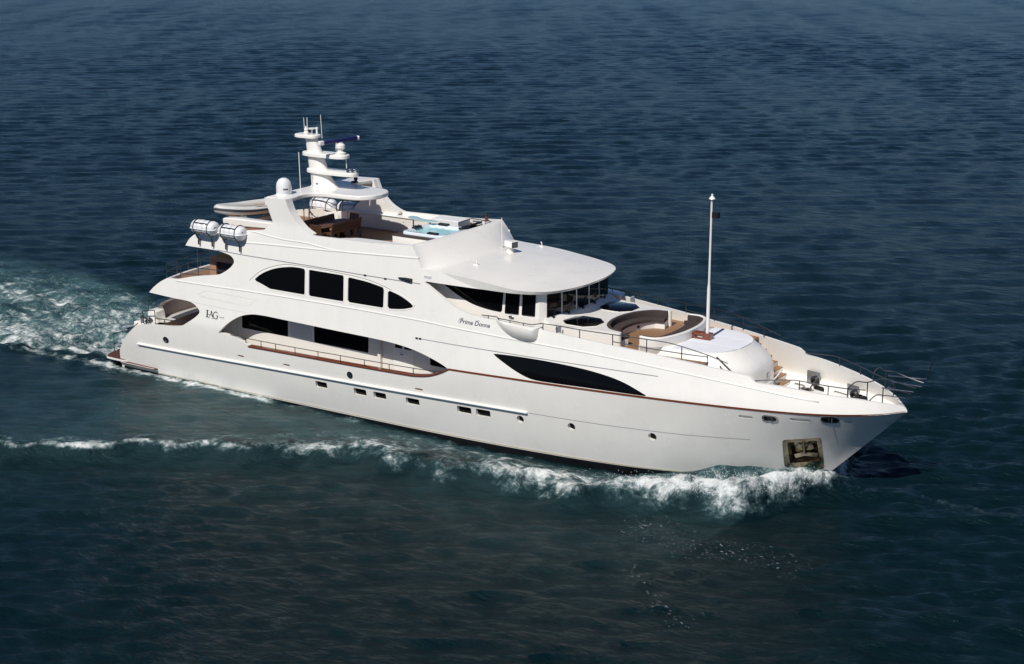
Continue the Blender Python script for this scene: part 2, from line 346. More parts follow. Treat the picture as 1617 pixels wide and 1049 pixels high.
for x,z,a,b in [(4.14,1.84,.145,.11)]+fairleads:
    o=rrect(x-a-.035,x+a+.035,z-b-.03,z+b+.03,min(a,b)*.98+.02) if a>.2 else arc(x,z,.185,.15,0,342,19)
    i=rrect(x-a+.03,x+a-.03,z-b+.03,z+b-.03,(b-.03)*.95) if a>.2 else arc(x,z,.115,.08,0,342,19)
    fl=skin('mooring_fairlead',o,[i],.02,.06,'steel',Y,step=.08,gx=.5,gy=.5)
    skin('fairlead_recess',o,(),-.11,.02,'black',fl,step=.1)
    for dx in (-.06,.06): sides('roller','steel',fl,lambda mb,sg: mb.tube([(x+dx,sg*(B(x,z)-.05),z-b),(x+dx,sg*(B(x,z)-.05),z+b)],.025))
for x,z,a,b in slots: skin('freeing_port',rrect(x-a-.01,x+a+.01,z-b-.01,z+b+.01,b*.9),(),-.09,.02,'cabinet' if x<20 else 'greypanel',Y,step=.12)
em=skin('round_hull_crest',arc(15.06,1.95,.155,.155,0,342,19),(),.02,.03,'bronze',Y,step=.1)
def crest(mb,sg):
    yb=sg*(B(15.06,1.95)+.03); mb.add([(14.98,yb,1.88),(15.10,yb,1.86),(15.01,yb,2.02),(15.14,yb,1.97),(15.07,yb,2.06)],[(0,1,3,2),(2,3,4)])
sides('crest_figure','steel',em,crest,flat=True)
# anchor pocket and anchor
pk=skin('anchor_pocket',POCKET_O,[POCKET_I],.012,.05,'bronze',Y,step=.1,gx=.5,gy=.5)
n=len(POCKET_I); cx_,cz_=np.mean(POCKET_I,0)
def liner(mb,sg):
    back=[(cx_+(x-cx_)*.8,sg*max(.03,B(x,z)-.42),cz_+(z-cz_)*.8) for x,z in POCKET_I]
    mb.loft([[(x,sg*(B(x,z)-.03),z) for x,z in POCKET_I],back],cap=False); mb.add(back,[tuple(range(n))])
sides('pocket_liner','bronze',pk,liner)
def anchor(mb,sg):
    f=lambda x,z,d:(x,sg*max(.02,B(x,z)-d),z)
    mb.tube([f(34.62,1.35,.08),f(34.66,1.75,.18),f(34.68,1.95,.25)],.05)
    mb.add([f(34.25,1.05,.10),f(34.62,1.20,.05),f(34.62,1.38,.05),f(34.22,1.22,.16)],[(0,1,2,3)]); mb.add([f(34.62,1.20,.05),f(35.0,1.12,.10),f(35.02,1.32,.16),f(34.62,1.38,.05)],[(0,1,2,3)])
    mb.add([f(34.2,.92,.1),f(35.0,1.02,.1),f(35.0,1.08,.06),f(34.2,.98,.06)],[(0,1,2,3)])
    mb.tube([f(34.52,1.27,.03),f(34.72,1.29,.03)],.07)
    mb.add([f(34.3,1.5,.30),f(34.62,1.30,.12),f(34.4,1.85,.36)],[(0,1,2)]); mb.add([f(34.9,1.5,.30),f(34.62,1.30,.12),f(34.85,1.85,.36)],[(0,1,2)])
sides('anchor','bronze',pk,anchor)
# rub rail, cap rail, sheer stripe, seams
RUB=[(2.16,1.335),(5.6,1.413),(9.5,1.505),(13.2,1.582),(16.6,1.644),(19.9,1.705),(23.85,1.735)]
rub=smooth(RUB,8)
sides('rub_rail','white',Y,lambda mb,sg: mb.loft([[(x,sg*(B(x,z)+o),z+dz) for o,dz in ((-.04,-.034),(.08,-.034),(.095,-.02),(.095,.01),(.08,.024),(-.04,.030))] for x,z in rub]),ang=40)
ribbon('hull_seam',[(23.9,1.72),(27.1,1.725),(30.4,1.77),(32.9,1.87)],.022,.002,.02,'grey',Y)
cp=smooth([(9.33,2.33)]+CAPTOP[::-1][1:],8)
sides('cap_rail','wood',Y,lambda mb,sg: mb.loft([[(x,sg*(B(x,z)+o),z+dz) for o,dz in ((-.24,-.01),(.03,-.02),(.045,.015),(.025,.045),(-.22,.05))] for x,z in cp]),ang=50)
ribbon('sheer_stripe',sheer[::3]+[(38.0,3.328),(38.14,3.33)],.075,.018,.02,'wood',Y)

# ---- superstructure sides
sup=path([(5.621,2.88),(6.5,2.8),(7.55,2.703)],[(7.55,2.703),(8.078,3.174),(8.537,3.476),(8.999,3.688),(9.619,3.825),(10.318,3.855)],[(10.318,3.855),(13.138,3.803),(16.069,3.756)],[(16.069,3.756),(16.991,3.726),(17.749,3.673),(18.5,3.573),(19.248,3.396),(19.841,3.216),(20.263,3.041)],
  sheer,[(37.9,3.326),(38.19,3.33)],[(38.19,3.33),(38.17,3.42),(38.06,3.52),(37.941,3.568)],[(37.941,3.568),(37.537,3.68),(36.644,3.86),(34.821,4.08),(34.0,4.17),(33.176,4.213)],[(33.176,4.213),(32.866,4.423)],
  [(32.866,4.423),(32.413,4.484),(29.549,4.768),(27.588,4.929),(25.5,5.09),(24.234,5.20)],[(24.234,5.20),(22.326,5.309)],[(22.326,5.309),(21.74,5.325),(20.941,5.421),(20.323,5.60),(19.68,5.921),(18.878,6.337)],[(18.878,6.337),(18.81,6.40),(18.85,6.447)],[(18.85,6.447),(21.17,6.437),(22.468,6.43),(23.3,6.47)],
  [(23.3,6.47),(23.3,6.60)],[(23.3,6.60),(22.442,6.675),(20.803,6.848),(19.319,6.907),(18.59,6.94)],[(18.59,6.94),(18.295,7.462),(18.03,7.824)],[(18.03,7.824),(16.769,7.731),(15.62,7.678),(13.928,7.649),(13.063,7.63),(12.626,7.65),(12.169,7.849),(11.813,8.115),(11.475,8.488),(11.312,8.813),(11.234,9.03)],
  [(11.234,9.03),(10.018,8.99)],[(10.018,8.99),(10.14,8.725),(10.26,8.427),(10.462,7.965)],[(10.462,7.965),(10.035,7.614)],[(10.035,7.614),(9.903,7.551),(9.04,7.435),(7.5,7.22),(6.186,7.014),(5.852,6.906),(5.525,6.658),(5.317,6.351)],
  [(5.317,6.351),(7.297,6.359)],[(7.297,6.359),(7.865,6.279),(8.15,6.196),(8.322,6.011),(8.218,5.793),(7.915,5.549),(7.489,5.319),(7.049,5.222),(5.991,5.04),(4.829,4.757)],[(4.829,4.757),(4.229,4.733)],[(4.229,4.733),(3.808,4.513),(3.383,4.211),(3.083,3.924)],
  [(3.083,3.924),(4.881,3.88)],[(4.881,3.88),(5.517,3.88),(5.899,3.826),(6.201,3.687),(6.381,3.472),(6.11,3.193),(5.621,2.88)],n=4)
UW=[path([(9.59,5.36),(9.86,5.58),(10.26,5.8),(10.84,6.01),(11.57,6.15),(12.06,6.18),(12.38,6.17)],[(12.38,6.17),(12.44,6.10)],[(12.44,6.10),(12.49,5.13)],[(12.49,5.13),(12.43,5.06)],[(12.43,5.06),(10.48,5.06)],[(10.48,5.06),(10.05,5.19),(9.66,5.29)]),
  quad_round([(12.66,6.17),(14.58,6.16),(14.64,5.06),(12.73,5.05)],.09),
  path([(14.82,6.05),(14.9,6.12)],[(14.9,6.12),(15.89,6.05),(16.68,5.93)],[(16.68,5.93),(16.75,5.84)],[(16.75,5.84),(16.77,5.15)],[(16.77,5.15),(16.7,5.08)],[(16.7,5.08),(14.95,5.07)],[(14.95,5.07),(14.87,5.14)]),
  path([(16.96,5.75),(17.05,5.84)],[(17.05,5.84),(17.51,5.73),(17.89,5.6),(18.2,5.44)],[(18.2,5.44),(18.28,5.35),(18.2,5.28)],[(18.2,5.28),(17.78,5.17),(17.34,5.11),(17.07,5.09)],[(17.07,5.09),(16.99,5.16)])]
FW=path([(22.29,3.95),(22.52,3.985),(23.59,4.01),(25.0,3.99),(26.38,3.91),(27.4,3.78),(28.07,3.63),(28.62,3.44),(29.05,3.27)],[(29.05,3.27),(29.0,3.225)],[(29.0,3.225),(28.12,3.215),(26.46,3.20),(25.09,3.175),(24.32,3.175),(23.89,3.24),(23.38,3.41),(22.92,3.61),(22.46,3.84),(22.29,3.95)])
def grow(p,d):
    p=[np.array(q) for q in p]; m=len(p); A=sum(p[i][0]*p[(i+1)%m][1]-p[(i+1)%m][0]*p[i][1] for i in range(m)); sg=-1 if A>0 else 1; o=[]
    for i in range(m):
        t=p[(i+1)%m]-p[i-1]; t=t/np.linalg.norm(t); o.append(tuple(p[i]+sg*d*np.array((-t[1],t[0]))))
    return o
superstructure=skin('superstructure',sup,UW+[FW],0,.14,'white',Y)
for h in UW:
    wdo=skin('saloon_window',grow(h,.03),(),-.03,.03,'glass',Y)
    skin('window_frame',grow(h,.055),[grow(h,.004)],.012,.03,'white',wdo,step=.12,gx=.9,gy=.9)
skin('bow_window',grow(FW,.03),(),-.025,.03,'glass',Y)
# mouldings, pinstripes
CH=[(4.83,4.69),(7,4.735),(10,4.80),(13.8,4.84),(18.4,4.82),(20,4.76),(22.85,4.65),(24.44,4.60),(27.1,4.50),(29.6,4.32),(32.5,4.06),(35.5,3.72)]
CH2=[(8.6,6.86),(10,6.95),(12.8,7.06),(15.5,7.19),(18.4,7.33)]
CH3=[(9.3,7.42),(11.0,7.28),(12.4,7.27),(13.7,7.165),(14.9,7.15)]
for L,r in((CH,.03),(CH2,.032),(CH3,.025)):
    p=smooth(L,8)
    sides('side_moulding','white',Y,lambda mb,sg: mb.loft([[(x,sg*(B(x,z)+o),z+dz) for o,dz in((-.03,-r*1.6),(.006,-r),(.014,0),(.004,r*1.4),(-.03,r*2))] for x,z in p]),ang=80)
ribbon('pinstripe',[(7.3,6.375),(8.69,6.34),(12.46,6.335),(15.72,6.31),(18.57,6.31)],.035,.004,.02,'grey',Y)
ribbon('pinstripe',[(18.83,4.08),(22,4.07),(25,4.06),(29.44,4.03)],.028,.004,.02,'grey',Y)
ribbon('pinstripe',smooth([(9.28,5.28),(9.85,5.73),(10.42,5.99),(10.99,6.16),(11.65,6.255),(13.68,6.255),(15.65,6.17),(16.82,5.96),(17.59,5.71),(18.39,5.37)],5),.022,.004,.02,'grey',Y)
ribbon('panel_seam',[(5.76,3.865),(7,3.85),(8.36,3.84),(9.26,3.845)],.02,.002,.02,'greypanel',Y)
ribbon('panel_seam',path([(6.21,4.23),(6.61,4.43),(6.93,4.49)],[(6.93,4.49),(9.73,4.46)])+[(9.73,4.46)],.022,.003,.02,'greypanel',Y)
ribbon('panel_seam',[(6.3,4.21),(9.32,4.115)],.018,.006,.02,'white',Y)
vt=skin('vent_grille',path([(6.25,4.22),(6.61,4.42),(6.93,4.475)],[(6.93,4.475),(9.68,4.45)],[(9.68,4.45),(9.32,4.14)]),(),.004,.02,'white',Y)
for k in range(6): ribbon('louvre',[(6.5+.06*k,4.185+.042*k),(9.38+.04*k,4.165+.042*k)],.010,.010,.0,'white',vt)
for x,z in((15.72,6.31),(16.79,6.30),(18.58,4.08),(18.75,4.08)): sides('line_stop','black',Y,lambda mb,sg: mb.box(x-.06,x+.06,sg*B(x,z)-.02,sg*B(x,z)+.02,z-.035,z+.035))
def navl(mb,sg):
    yb=sg*B(17.85,6.41); mb.lathe([(.0,-.38),(.03,-.36),(.05,-.2),(.075,.0),(.085,.28),(.08,.32),(.05,.33)],(17.85,yb+sg*.05,6.42),(1,0,-.05),14)
sides('navigation_light','black',Y,navl)
# ---- decks and cross structures
slab('main_deck_overhang',deck_outline(4.4,20.0,3.95,.12),4.34,3.83,'white',Y)
slab('upper_deck_base',deck_outline(4.15,9.6,4.5,.13),4.55,4.345,'white',Y); slab('upper_deck',deck_outline(4.1,9.0,4.5,.135),4.58,4.554,'teak',Y)
mb=MB(); pr=[(3.083,3.924),(3.383,4.211),(3.808,4.513),(4.229,4.733),(4.36,4.72),(4.40,4.36),(4.42,3.93)]
ys=np.linspace(-1,1,25); mb.loft([[(x-.42*(1-abs(t)**2.5),t*(B(max(x,3.1),z)-.004 if abs(t)==1 else B(max(x,3.1),z)),z) for x,z in pr] for t in ys]); mb.obj('upper_deck_stern_coaming','white',Y)
slab('sundeck_overhang',deck_outline(6.0,18.7,6.5,.12),6.70,6.38,'white',Y)
slab('sundeck',deck_outline(6.1,18.0,6.8,.13),6.75,6.704,'teak',Y)
mb=MB(); pr=[(5.317,6.351),(5.525,6.658),(5.852,6.906),(6.186,7.014),(6.3,6.99),(6.3,6.38)]
mb.loft([[(x-.3*(1-abs(t)**2.5),t*B(x,z),z) for x,z in pr] for t in ys]); mb.obj('sundeck_stern_coaming','white',Y)
slab('main_deck',deck_outline(2.0,20.8,2.0,.14),1.55,1.45,'teak',Y)
# main deck house
mb=MB(); mb.box(7.74,20.9,-2.9,2.9,1.553,3.826); house=mb.obj('main_deck_house','cream',Y,bevel=.03)
for q in ([(8.10,3.72),(8.08,2.79),(10.78,2.78),(10.81,3.72)],[(12.32,3.72),(12.30,2.75),(15.29,2.735),(15.33,3.72)],[(18.58,3.6),(18.58,2.71),(20.2,2.70),(20.2,3.6)]):
    p=quad_round(q,.06); sides('saloon_window','glass',house,lambda mb,sg: mb.loft([[(x,sg*2.89,z) for x,z in p],[(x,sg*2.915,z) for x,z in p]]))
def ybox(mb,x0,x1,sg,a,b,z0,z1): mb.box(x0,x1,min(sg*a,sg*b),max(sg*a,sg*b),z0,z1)
lv=sides('louvre_panel','greypanel',house,lambda mb,sg: ybox(mb,10.98,12.15,sg,2.89,2.925,2.78,3.75))
def pil(mb,sg): ybox(mb,15.9,16.06,sg,2.89,3.06,1.56,3.82)
sides('house_pillar','cream',house,pil,bevel=.02)
def pane(x0,x1): return lambda mb,sg: ybox(mb,x0,x1,sg,2.89,2.932,3.2,3.5)
door=sides('side_door','white',Y,lambda mb,sg: ybox(mb,16.66,17.72,sg,2.89,2.92,1.62,3.62),bevel=.008)
sides('door_window','glass',door,pane(16.76,17.12)); sides('door_window','glass',door,pane(17.26,17.62))
sides('door_handle','darksteel',door,lambda mb,sg: mb.tube([(17.05,sg*2.92,2.95),(17.05,sg*2.96,2.95),(17.2,sg*2.96,2.95)],.018))
# cockpit
mb=MB(); mb.box(7.0,7.73,-3.0,3.0,1.56,3.826); mb.obj('cockpit_bulkhead','cream',Y)
mb=MB(); mb.box(7.0-.02,7.0,-1.6,1.6,1.6,3.6); mb.obj('cockpit_door','glass',Y)
sofa=MB(); back=[(2.25,-2.15),(1.9,-1.6),(1.72,-.8),(1.7,0),(1.72,.8),(1.9,1.6),(2.25,2.15)]; backs=smooth(back,4)
sofa.loft([[(x,y,1.6),(x,y,2.05),(x+.62,y*.95,2.05),(x+.62,y*.95,1.6)] for x,y in backs]); s0=sofa.obj('cockpit_sofa','taupe',Y)
mb=MB(); mb.loft([[(x-.05,y,2.03),(x-.14,y,2.84),(x-.02,y,2.90),(x+.1,y,2.84),(x+.2,y*.99,2.2),(x+.2,y*.99,2.03)] for x,y in backs]); mb.obj('backrest','taupelight',s0)
mb=MB(); mb.loft([[(x+.12,y*.99,2.053),(x+.12,y*.99,2.2),(x+.60,y*.95,2.22),(x+.66,y*.94,2.17),(x+.66,y*.94,2.053)] for x,y in backs]); mb.obj('seat_cushion','taupelight',s0)
sides('stern_stair_module','white',Y,lambda mb,sg: mb.loft([[(2.05,sg*3.0,1.56),(2.75,sg*3.0,1.56),(2.75,sg*2.25,1.56),(2.05,sg*2.25,1.56)],[(2.1,sg*2.9,2.78),(2.6,sg*2.9,2.78),(2.62,sg*2.3,2.80),(2.1,sg*2.3,2.80)]]),bevel=.06)
mb=MB(); mb.box(1.1,2.05,-2.9,2.9,1.2,2.1); mb.obj('aft_lazarette','white',Y,bevel=.08)
def rails(name,lines,r,mat='darksteel',parent=Y):
    mb=MB()
    for L in lines: mb.tube(L,r)
    return mb.obj(name,mat,parent)
# stern mooring gear and rails
for sg in(-1,1):
    y=sg*3.2
    rails('stern_rail',[smooth([(2.05,y,2.2),(2.05,y,2.72),(2.2,y,2.80),(2.75,y,2.90),(2.88,y,2.85),(2.88,y,2.25)],4),[(2.88,y,2.55),(5.3,sg*3.55,2.78)],[(3.5,y,2.4),(3.5,y,2.6)],[(4.5,sg*3.42,2.5),(4.5,sg*3.42,2.7)],smooth([(1.95,y,2.16),(1.95,y,2.62),(1.72,y,2.62),(1.66,y,2.52),(1.95,y,2.45)],4),[(2.12,y,2.2),(2.12,y,2.7)]],.022)
    rails('swim_rail',[smooth([(-.52,sg*2.7,.30),(-.50,sg*2.7,1.12),(-.42,sg*2.7,1.22),(.3,sg*2.75,1.46),(.7,sg*2.95,1.5),(1.15,sg*3.1,1.75),(1.7,sg*3.15,2.15)],4),[(-.51,sg*2.7,.72),(.75,sg*3.0,1.0)]],.02)
    mb=MB(); mb.lathe([(.02,0),(.22,.0),(.24,.05),(.12,.1),(.11,.16),(.2,.2),(.02,.22)],(1.18,sg*3.18,1.66),(-.35,0,1),20); mb.obj('stern_fairlead','darksteel',Y)
    mb=MB(); mb.lathe([(.13,0),(.13,.04),(.08,.08),(.08,.2),(.14,.25),(.02,.27)],(2.35,y,2.28),(0,1,.2),16)
    for k in range(5):
        a=k*.7; mb.tube([(2.35+.28*math.cos(a),y+.05*k-.1,2.42+.22*math.sin(a)),(2.35-.28*math.cos(a),y-.05*k+.1,2.42-.2*math.sin(a))],.02)
    mb.obj('stern_capstan','darksteel',Y)
rails('sofa_grab_rail',[smooth([(2.15,-2.85,2.8),(2.15,-2.85,2.92),(2.25,-2.8,2.95),(2.55,-2.4,2.95),(2.6,-2.35,2.82)],4)],.02)
# swim platform
po=path([(.9,-3.55),(.1,-3.53),(-.3,-3.42),(-.62,-2.75),(-.76,-1.5),(-.8,0),(-.76,1.5),(-.62,2.75),(-.3,3.42),(.1,3.53),(.9,3.55)],[(.9,3.55),(1.5,3.2)],[(1.5,3.2),(1.5,-3.2)],[(1.5,-3.2),(.9,-3.55)])
pf=slab('swim_platform',po,.30,.215,'cream',Y,bevel=.02); slab('platform_teak',grow(po,-.03),.308,.300,'teakdark',pf)
sides('platform_side_step','teakdark',pf,lambda mb,sg: mb.loft([[(x,sg*(B(x,.3)-.05),.17),(x,sg*(B(x,.3)+e),.17),(x,sg*(B(x,.3)+e),.215),(x,sg*(B(x,.3)-.05),.225)] for x,e in((.85,.20),(1.2,.20),(2.4,.17),(3.1,.14),(3.16,.05))]))
sides('platform_edge','cream',pf,lambda mb,sg: mb.tube([(x,sg*(B(x,.3)+e),.225) for x,e in((.88,.20),(1.2,.20),(2.4,.17),(3.1,.14))],.012,6))
# upper aft deck: rails, cabinet
def stern_pt(t,z,x0=4.10): return (x0-.42*(1-abs(t)**2.5),t*(B(4.2,4.73)-.12),z)
rr=[[stern_pt(t,5.35) for t in np.linspace(-1,1,25)],[stern_pt(t,5.03) for t in np.linspace(-1,1,25)]]
for t in np.linspace(-1,1,9): rr.append([stern_pt(t,4.7),stern_pt(t,5.35)])
for sg in(-1,1):
    for z in(5.35,5.02): rr.append([(4.10,sg*(B(4.2,4.73)-.12),z),(6.2,sg*3.42,z+.05),(8.4,sg*3.36,z+.1)])
    for x in(5.0,6.1): rr.append([(x,sg*3.52,4.6),(x,sg*(3.5),5.39)])
rails('upper_aft_rail',rr,.018)
cb=sides('aft_deck_cabinet','peach',Y,lambda mb,sg: ybox(mb,5.95,6.35,sg,1.9,2.62,4.58,5.60),bevel=.03)
sides('cabinet_top','beige',cb,lambda mb,sg: ybox(mb,5.97,8.5,sg,1.0,2.6,5.72,5.76)); sides('cabinet_fascia','peach',cb,lambda mb,sg: ybox(mb,5.95,8.5,sg,1.0,2.62,5.60,5.72))
mb=MB(); mb.box(6.36,8.5,-2.5,2.5,4.585,5.595); mb.obj('under_top_dark','black',Y)  # black block put in as the shaded space beneath the cabinet top
mb=MB(); mb.box(9.0,9.1,-3.2,3.2,4.375,6.38); mb.obj('upper_aft_bulkhead','cream',Y)
mb=MB(); mb.box(8.96,8.996,-1.8,1.8,4.4,6.2); mb.obj('upper_aft_door','glass',Y)

# ---- wheelhouse
roof_half=[(18.2,-3.33),(19.3,-3.40),(20.8,-3.42),(22.4,-3.38),(23.2,-3.28),(23.8,-3.03),(24.28,-2.55),(24.58,-1.85),(24.76,-.95),(24.82,0)]
ro=smooth(roof_half,5); ro=ro+mirror(ro)[1:]
def zrim(x): return float(interp(x,[18,19.3,20.8,22.4,23.4,24.9],[6.94,6.907,6.84,6.68,6.585,6.54]))
def hwid(x): return float(interp(x,[18,22.4,23.8,24.3,24.6,24.84],[3.4,3.38,3.03,2.55,1.85,.5]))
def ztop(x,y):
    t=min(1,abs(y)/hwid(x)); return zrim(x)+.17*(1-t*t)*min(1,max(0,(24.85-x)/2))
V,F=triangulate(ro,(),.25,.3,.3); n=len(V)
inn=grow(ro,-.05)
v,f=shell(V,F,lambda x,y:(x,y,ztop(x,y)),lambda x,y:(x*1.0-(.05 if x>23 else 0),y*.985,6.445))
link('wheelhouse_roof',v,f,'white',Y,ang=60,bevel=.035)
# cowl in front of the sundeck
mb=MB(); rows=[]
sk=smooth([(18.03,7.824),(18.295,7.462),(18.59,6.94)],4)
for j,t in enumerate(np.linspace(-1,1,41)):
    a=abs(t); ring=[]
    fx=18.60+.95*(1-a**2.2); cxx=18.02+.12*(1-a**3)
    zf=ztop(fx,t*3.3)-.03
    for k in range(9):
        s=k/8; q=sk[k]
        we=a**14
        x=(1-we)*(cxx+(fx-cxx)*(s**.9))+we*q[0]; z=(1-we)*(7.82-(7.82-zf)*(s**1.08))+we*q[1]
        if k==0: z=7.82
        ring.append((x,t*(B(q[0],q[1])+.002),z))
    inner=[(ring[0][0]-.16,ring[0][1]*.96,7.80),(ring[0][0]-.2,ring[0][1]*.955,6.76),(ring[-1][0]-.3,ring[-1][1]*.95,6.76)]
    rows.append(ring+inner[::-1])
mb.loft(rows); mb.obj('sundeck_cowl','white',Y,ang=50)
# wheelhouse walls (plan follows the windows)
wall=[(18.5,-2.86),(22.0,-2.78),(23.6,-2.68)]; corner=[(23.78,-2.64),(23.92,-2.52)]; front=[(24.0,-2.40),(24.12,-1.55),(24.22,-.6),(24.24,0)]
wp=wall+corner+front; wp=wp+mirror(wp)[1:]
mb=MB(); mb.loft([[(x,y,4.3) for x,y in wp],[(x,y,5.36) for x,y in wp]],cap=False); mb.loft([[(x*1,y*1,5.36) for x,y in wp],[(x-.02,y*.985,6.5) for x,y in wp]],cap=False); wh=mb.obj('wheelhouse','white',Y,ang=25)
big=densify(path([(18.95,6.44),(19.22,6.27),(19.71,6.01),(20.21,5.78),(20.76,5.60),(21.46,5.49),(22.02,5.46)],[(22.02,5.46),(22.10,5.52)],[(22.10,5.52),(22.16,6.44)],[(22.16,6.44),(18.95,6.44)]),.25)
def wall_y(x): return float(np.interp(x,[18.5,22,23.6],[-2.86,-2.78,-2.68]))
def side_panel(name,poly,mat,o0,o1,parent=Y):
    return sides(name,mat,parent,lambda mb,sg: mb.loft([[(x,sg*(-wall_y(x)*(1-.015*max(0,(z-5.36)/1.14))+o),z) for x,z in poly] for o in(o0,o1)]))
side_panel('wheelhouse_side_window',big,'glass',-.03,.015)
side_panel('wheelhouse_side_window',quad_round([(22.24,5.44),(22.88,5.46),(22.93,6.45),(22.28,6.45)],.04),'glass',-.03,.03)
side_panel('wheelhouse_side_window',quad_round([(23.02,5.46),(23.62,5.47),(23.64,6.45),(23.05,6.45)],.04),'glass',-.03,.03)
wd=side_panel('wheelhouse_door',quad_round([(22.2,4.4),(22.95,4.4),(22.98,6.46),(22.2,6.46)],.04),'white',-.03,.018)
sides('door_handle','steel',wd,lambda mb,sg: mb.ball((22.55,sg*2.80,5.33),.13,12,(1,.25,.4)))
fr=smooth([(24.0,-2.40),(24.12,-1.55),(24.22,-.6),(24.24,0),(24.22,.6),(24.12,1.55),(24.0,2.40)],8)
def fx(y): return float(np.interp(y,[p[1] for p in fr],[p[0] for p in fr]))
edges=np.linspace(-2.46,2.46,6)
for i in range(5):
    a,b=edges[i]+.06,edges[i+1]-.06; yy=np.linspace(a,b,5); mb=MB()
    mb.loft([[(fx(y)-.03,y,5.43),(fx(y)+.02,y,5.43),(fx(y)-.0,y*.985,6.46),(fx(y)-.05,y*.985,6.46)] for y in yy]); wn=mb.obj('windscreen_pane','glass2',Y)
    y=edges[i]+.35; mb=MB(); mb.box(fx(y)+.04,fx(y)+.13,y-.05,y+.05,5.37,5.45); mb.tube([(fx(y)+.1,y,5.42),(fx(y)+.05,y+.28,5.75),(fx(y)+.045,y+.38,5.95)],.010,6); mb.tube([(fx(y)+.05,y+.30,5.6),(fx(y)+.045,y+.40,6.2)],.010,6); mb.obj('wiper','black',wn)
mb=MB(); mb.loft([[(fx(y)-.05,y,5.40),(fx(y)+.06,y,5.40),(fx(y)+.14,y*1.02,5.34),(fx(y)+.36,y*1.04,5.205),(fx(y)-.05,y,5.19)] for y in np.linspace(-2.52,2.52,17)]); mb.obj('windscreen_sill','white',Y)
# wing station pods
def pod(mb,sg):
    rings=[]
    for x,zb,am in((22.28,5.30,.0),(22.42,5.13,.06),(22.62,4.97,.16),(22.85,4.84,.25),(23.1,4.74,.32),(23.4,4.66,.36),(23.7,4.635,.38),(23.95,4.64,.37),(24.1,4.68,.33),(24.18,4.76,.24),(24.22,4.9,.10),(24.235,5.1,.0)):
        zt=5.325-.05*(x-22.3); ring=[]
        for k in range(9):
            t=k/8; z=zb+(zt-zb)*t; ring.append((x,sg*(B(x,z)+am*math.sin(t*math.pi/2)**.75-.004),z))
        ring.append((x,sg*(B(x,zt)+am*.9),zt+.015)); ring.append((x,sg*(B(x,zt)-.35),zt+.012)); ring.append((x,sg*(B(x,zb)-.08),zb)); rings.append(ring)
    mb.loft(rings)
sides('wing_station_pod','white',Y,pod,ang=50)
# ---- lettering
def text_on_side(name,body,x0,z0,size,mat,shear=0,scale=1.0,slope=0):
    cu=bpy.data.curves.new('t','FONT'); cu.body=body; cu.size=size; cu.shear=shear; cu.resolution_u=3; cu.offset=.002 if size>.15 else 0; o=bpy.data.objects.new('t',cu); COL.objects.link(o)
    dg=bpy.context.evaluated_depsgraph_get(); dg.update(); me=bpy.data.meshes.new_from_object(o.evaluated_get(dg)); bpy.data.objects.remove(o)
    v=[];
    for p in me.vertices:
        x=x0+p.co.x*scale; z=z0+p.co.y+slope*(x-x0); v.append((x,-B(x,z)-.009,z))
    f=[tuple(p.vertices) for p in me.polygons]; return v,f
mb=MB(); mb.add(*text_on_side('','Prima Donna',20.62,4.995,.25,'navy',.22,1.06,-.02))
def stroke(pts,w,mat_mb):
    p=smooth(pts,5); 
    for a,b,i in zip(p,p[1:],range(len(p))):
        t=np.array(b)-np.array(a); q=np.array((-t[1],t[0])); q=q/np.linalg.norm(q)*w/2
        mat_mb.add([(x,-B(x,z)-.009,z) for x,z in (np.array(a)-q,np.array(b)-q,np.array(b)+q,np.array(a)+q)],[(0,1,2,3)])
stroke([(20.80,5.20),(20.68,5.19),(20.60,5.11),(20.58,5.03),(20.64,4.985)],.012,mb); stroke([(21.55,5.18),(21.44,5.17),(21.37,5.10),(21.35,5.01),(21.41,4.965)],.012,mb)
mb.obj('name_lettering','navy',Y,flat=True)
mb=MB()
def poly(pts): mb.add([(x,-B(x,z)-.009,z) for x,z in pts],[tuple(range(len(pts)))])
poly([(6.83,3.34),(6.90,3.34),(6.90,3.62),(6.83,3.62)]); poly([(6.79,3.62),(6.94,3.62),(6.94,3.645),(6.79,3.645)]); poly([(6.79,3.315),(6.94,3.315),(6.94,3.34),(6.79,3.34)])
stroke([(6.98,3.33),(7.04,3.44),(7.09,3.55),(7.12,3.63)],.018,mb); stroke([(7.10,3.64),(7.16,3.5),(7.22,3.36)],.055,mb); stroke([(6.88,3.45),(7.0,3.45),(7.17,3.45)],.02,mb)
poly([(7.15,3.31),(7.28,3.31),(7.28,3.33),(7.15,3.33)]); poly([(6.95,3.31),(7.03,3.31),(7.03,3.33),(6.95,3.33)])
stroke([(7.5,3.57),(7.44,3.615),(7.36,3.62),(7.27,3.56),(7.245,3.46),(7.28,3.36),(7.37,3.315),(7.46,3.33),(7.5,3.37)],.035,mb); poly([(7.46,3.33),(7.51,3.33),(7.51,3.46),(7.46,3.46)]); poly([(7.41,3.455),(7.55,3.455),(7.55,3.475),(7.41,3.475)])
mb.obj('builder_lettering','ink',Y,flat=True)
mb=MB(); mb.add(*text_on_side('','YACHTS',7.62,3.395,.075,'navy')); mb.obj('small_lettering','navy',Y,flat=True)

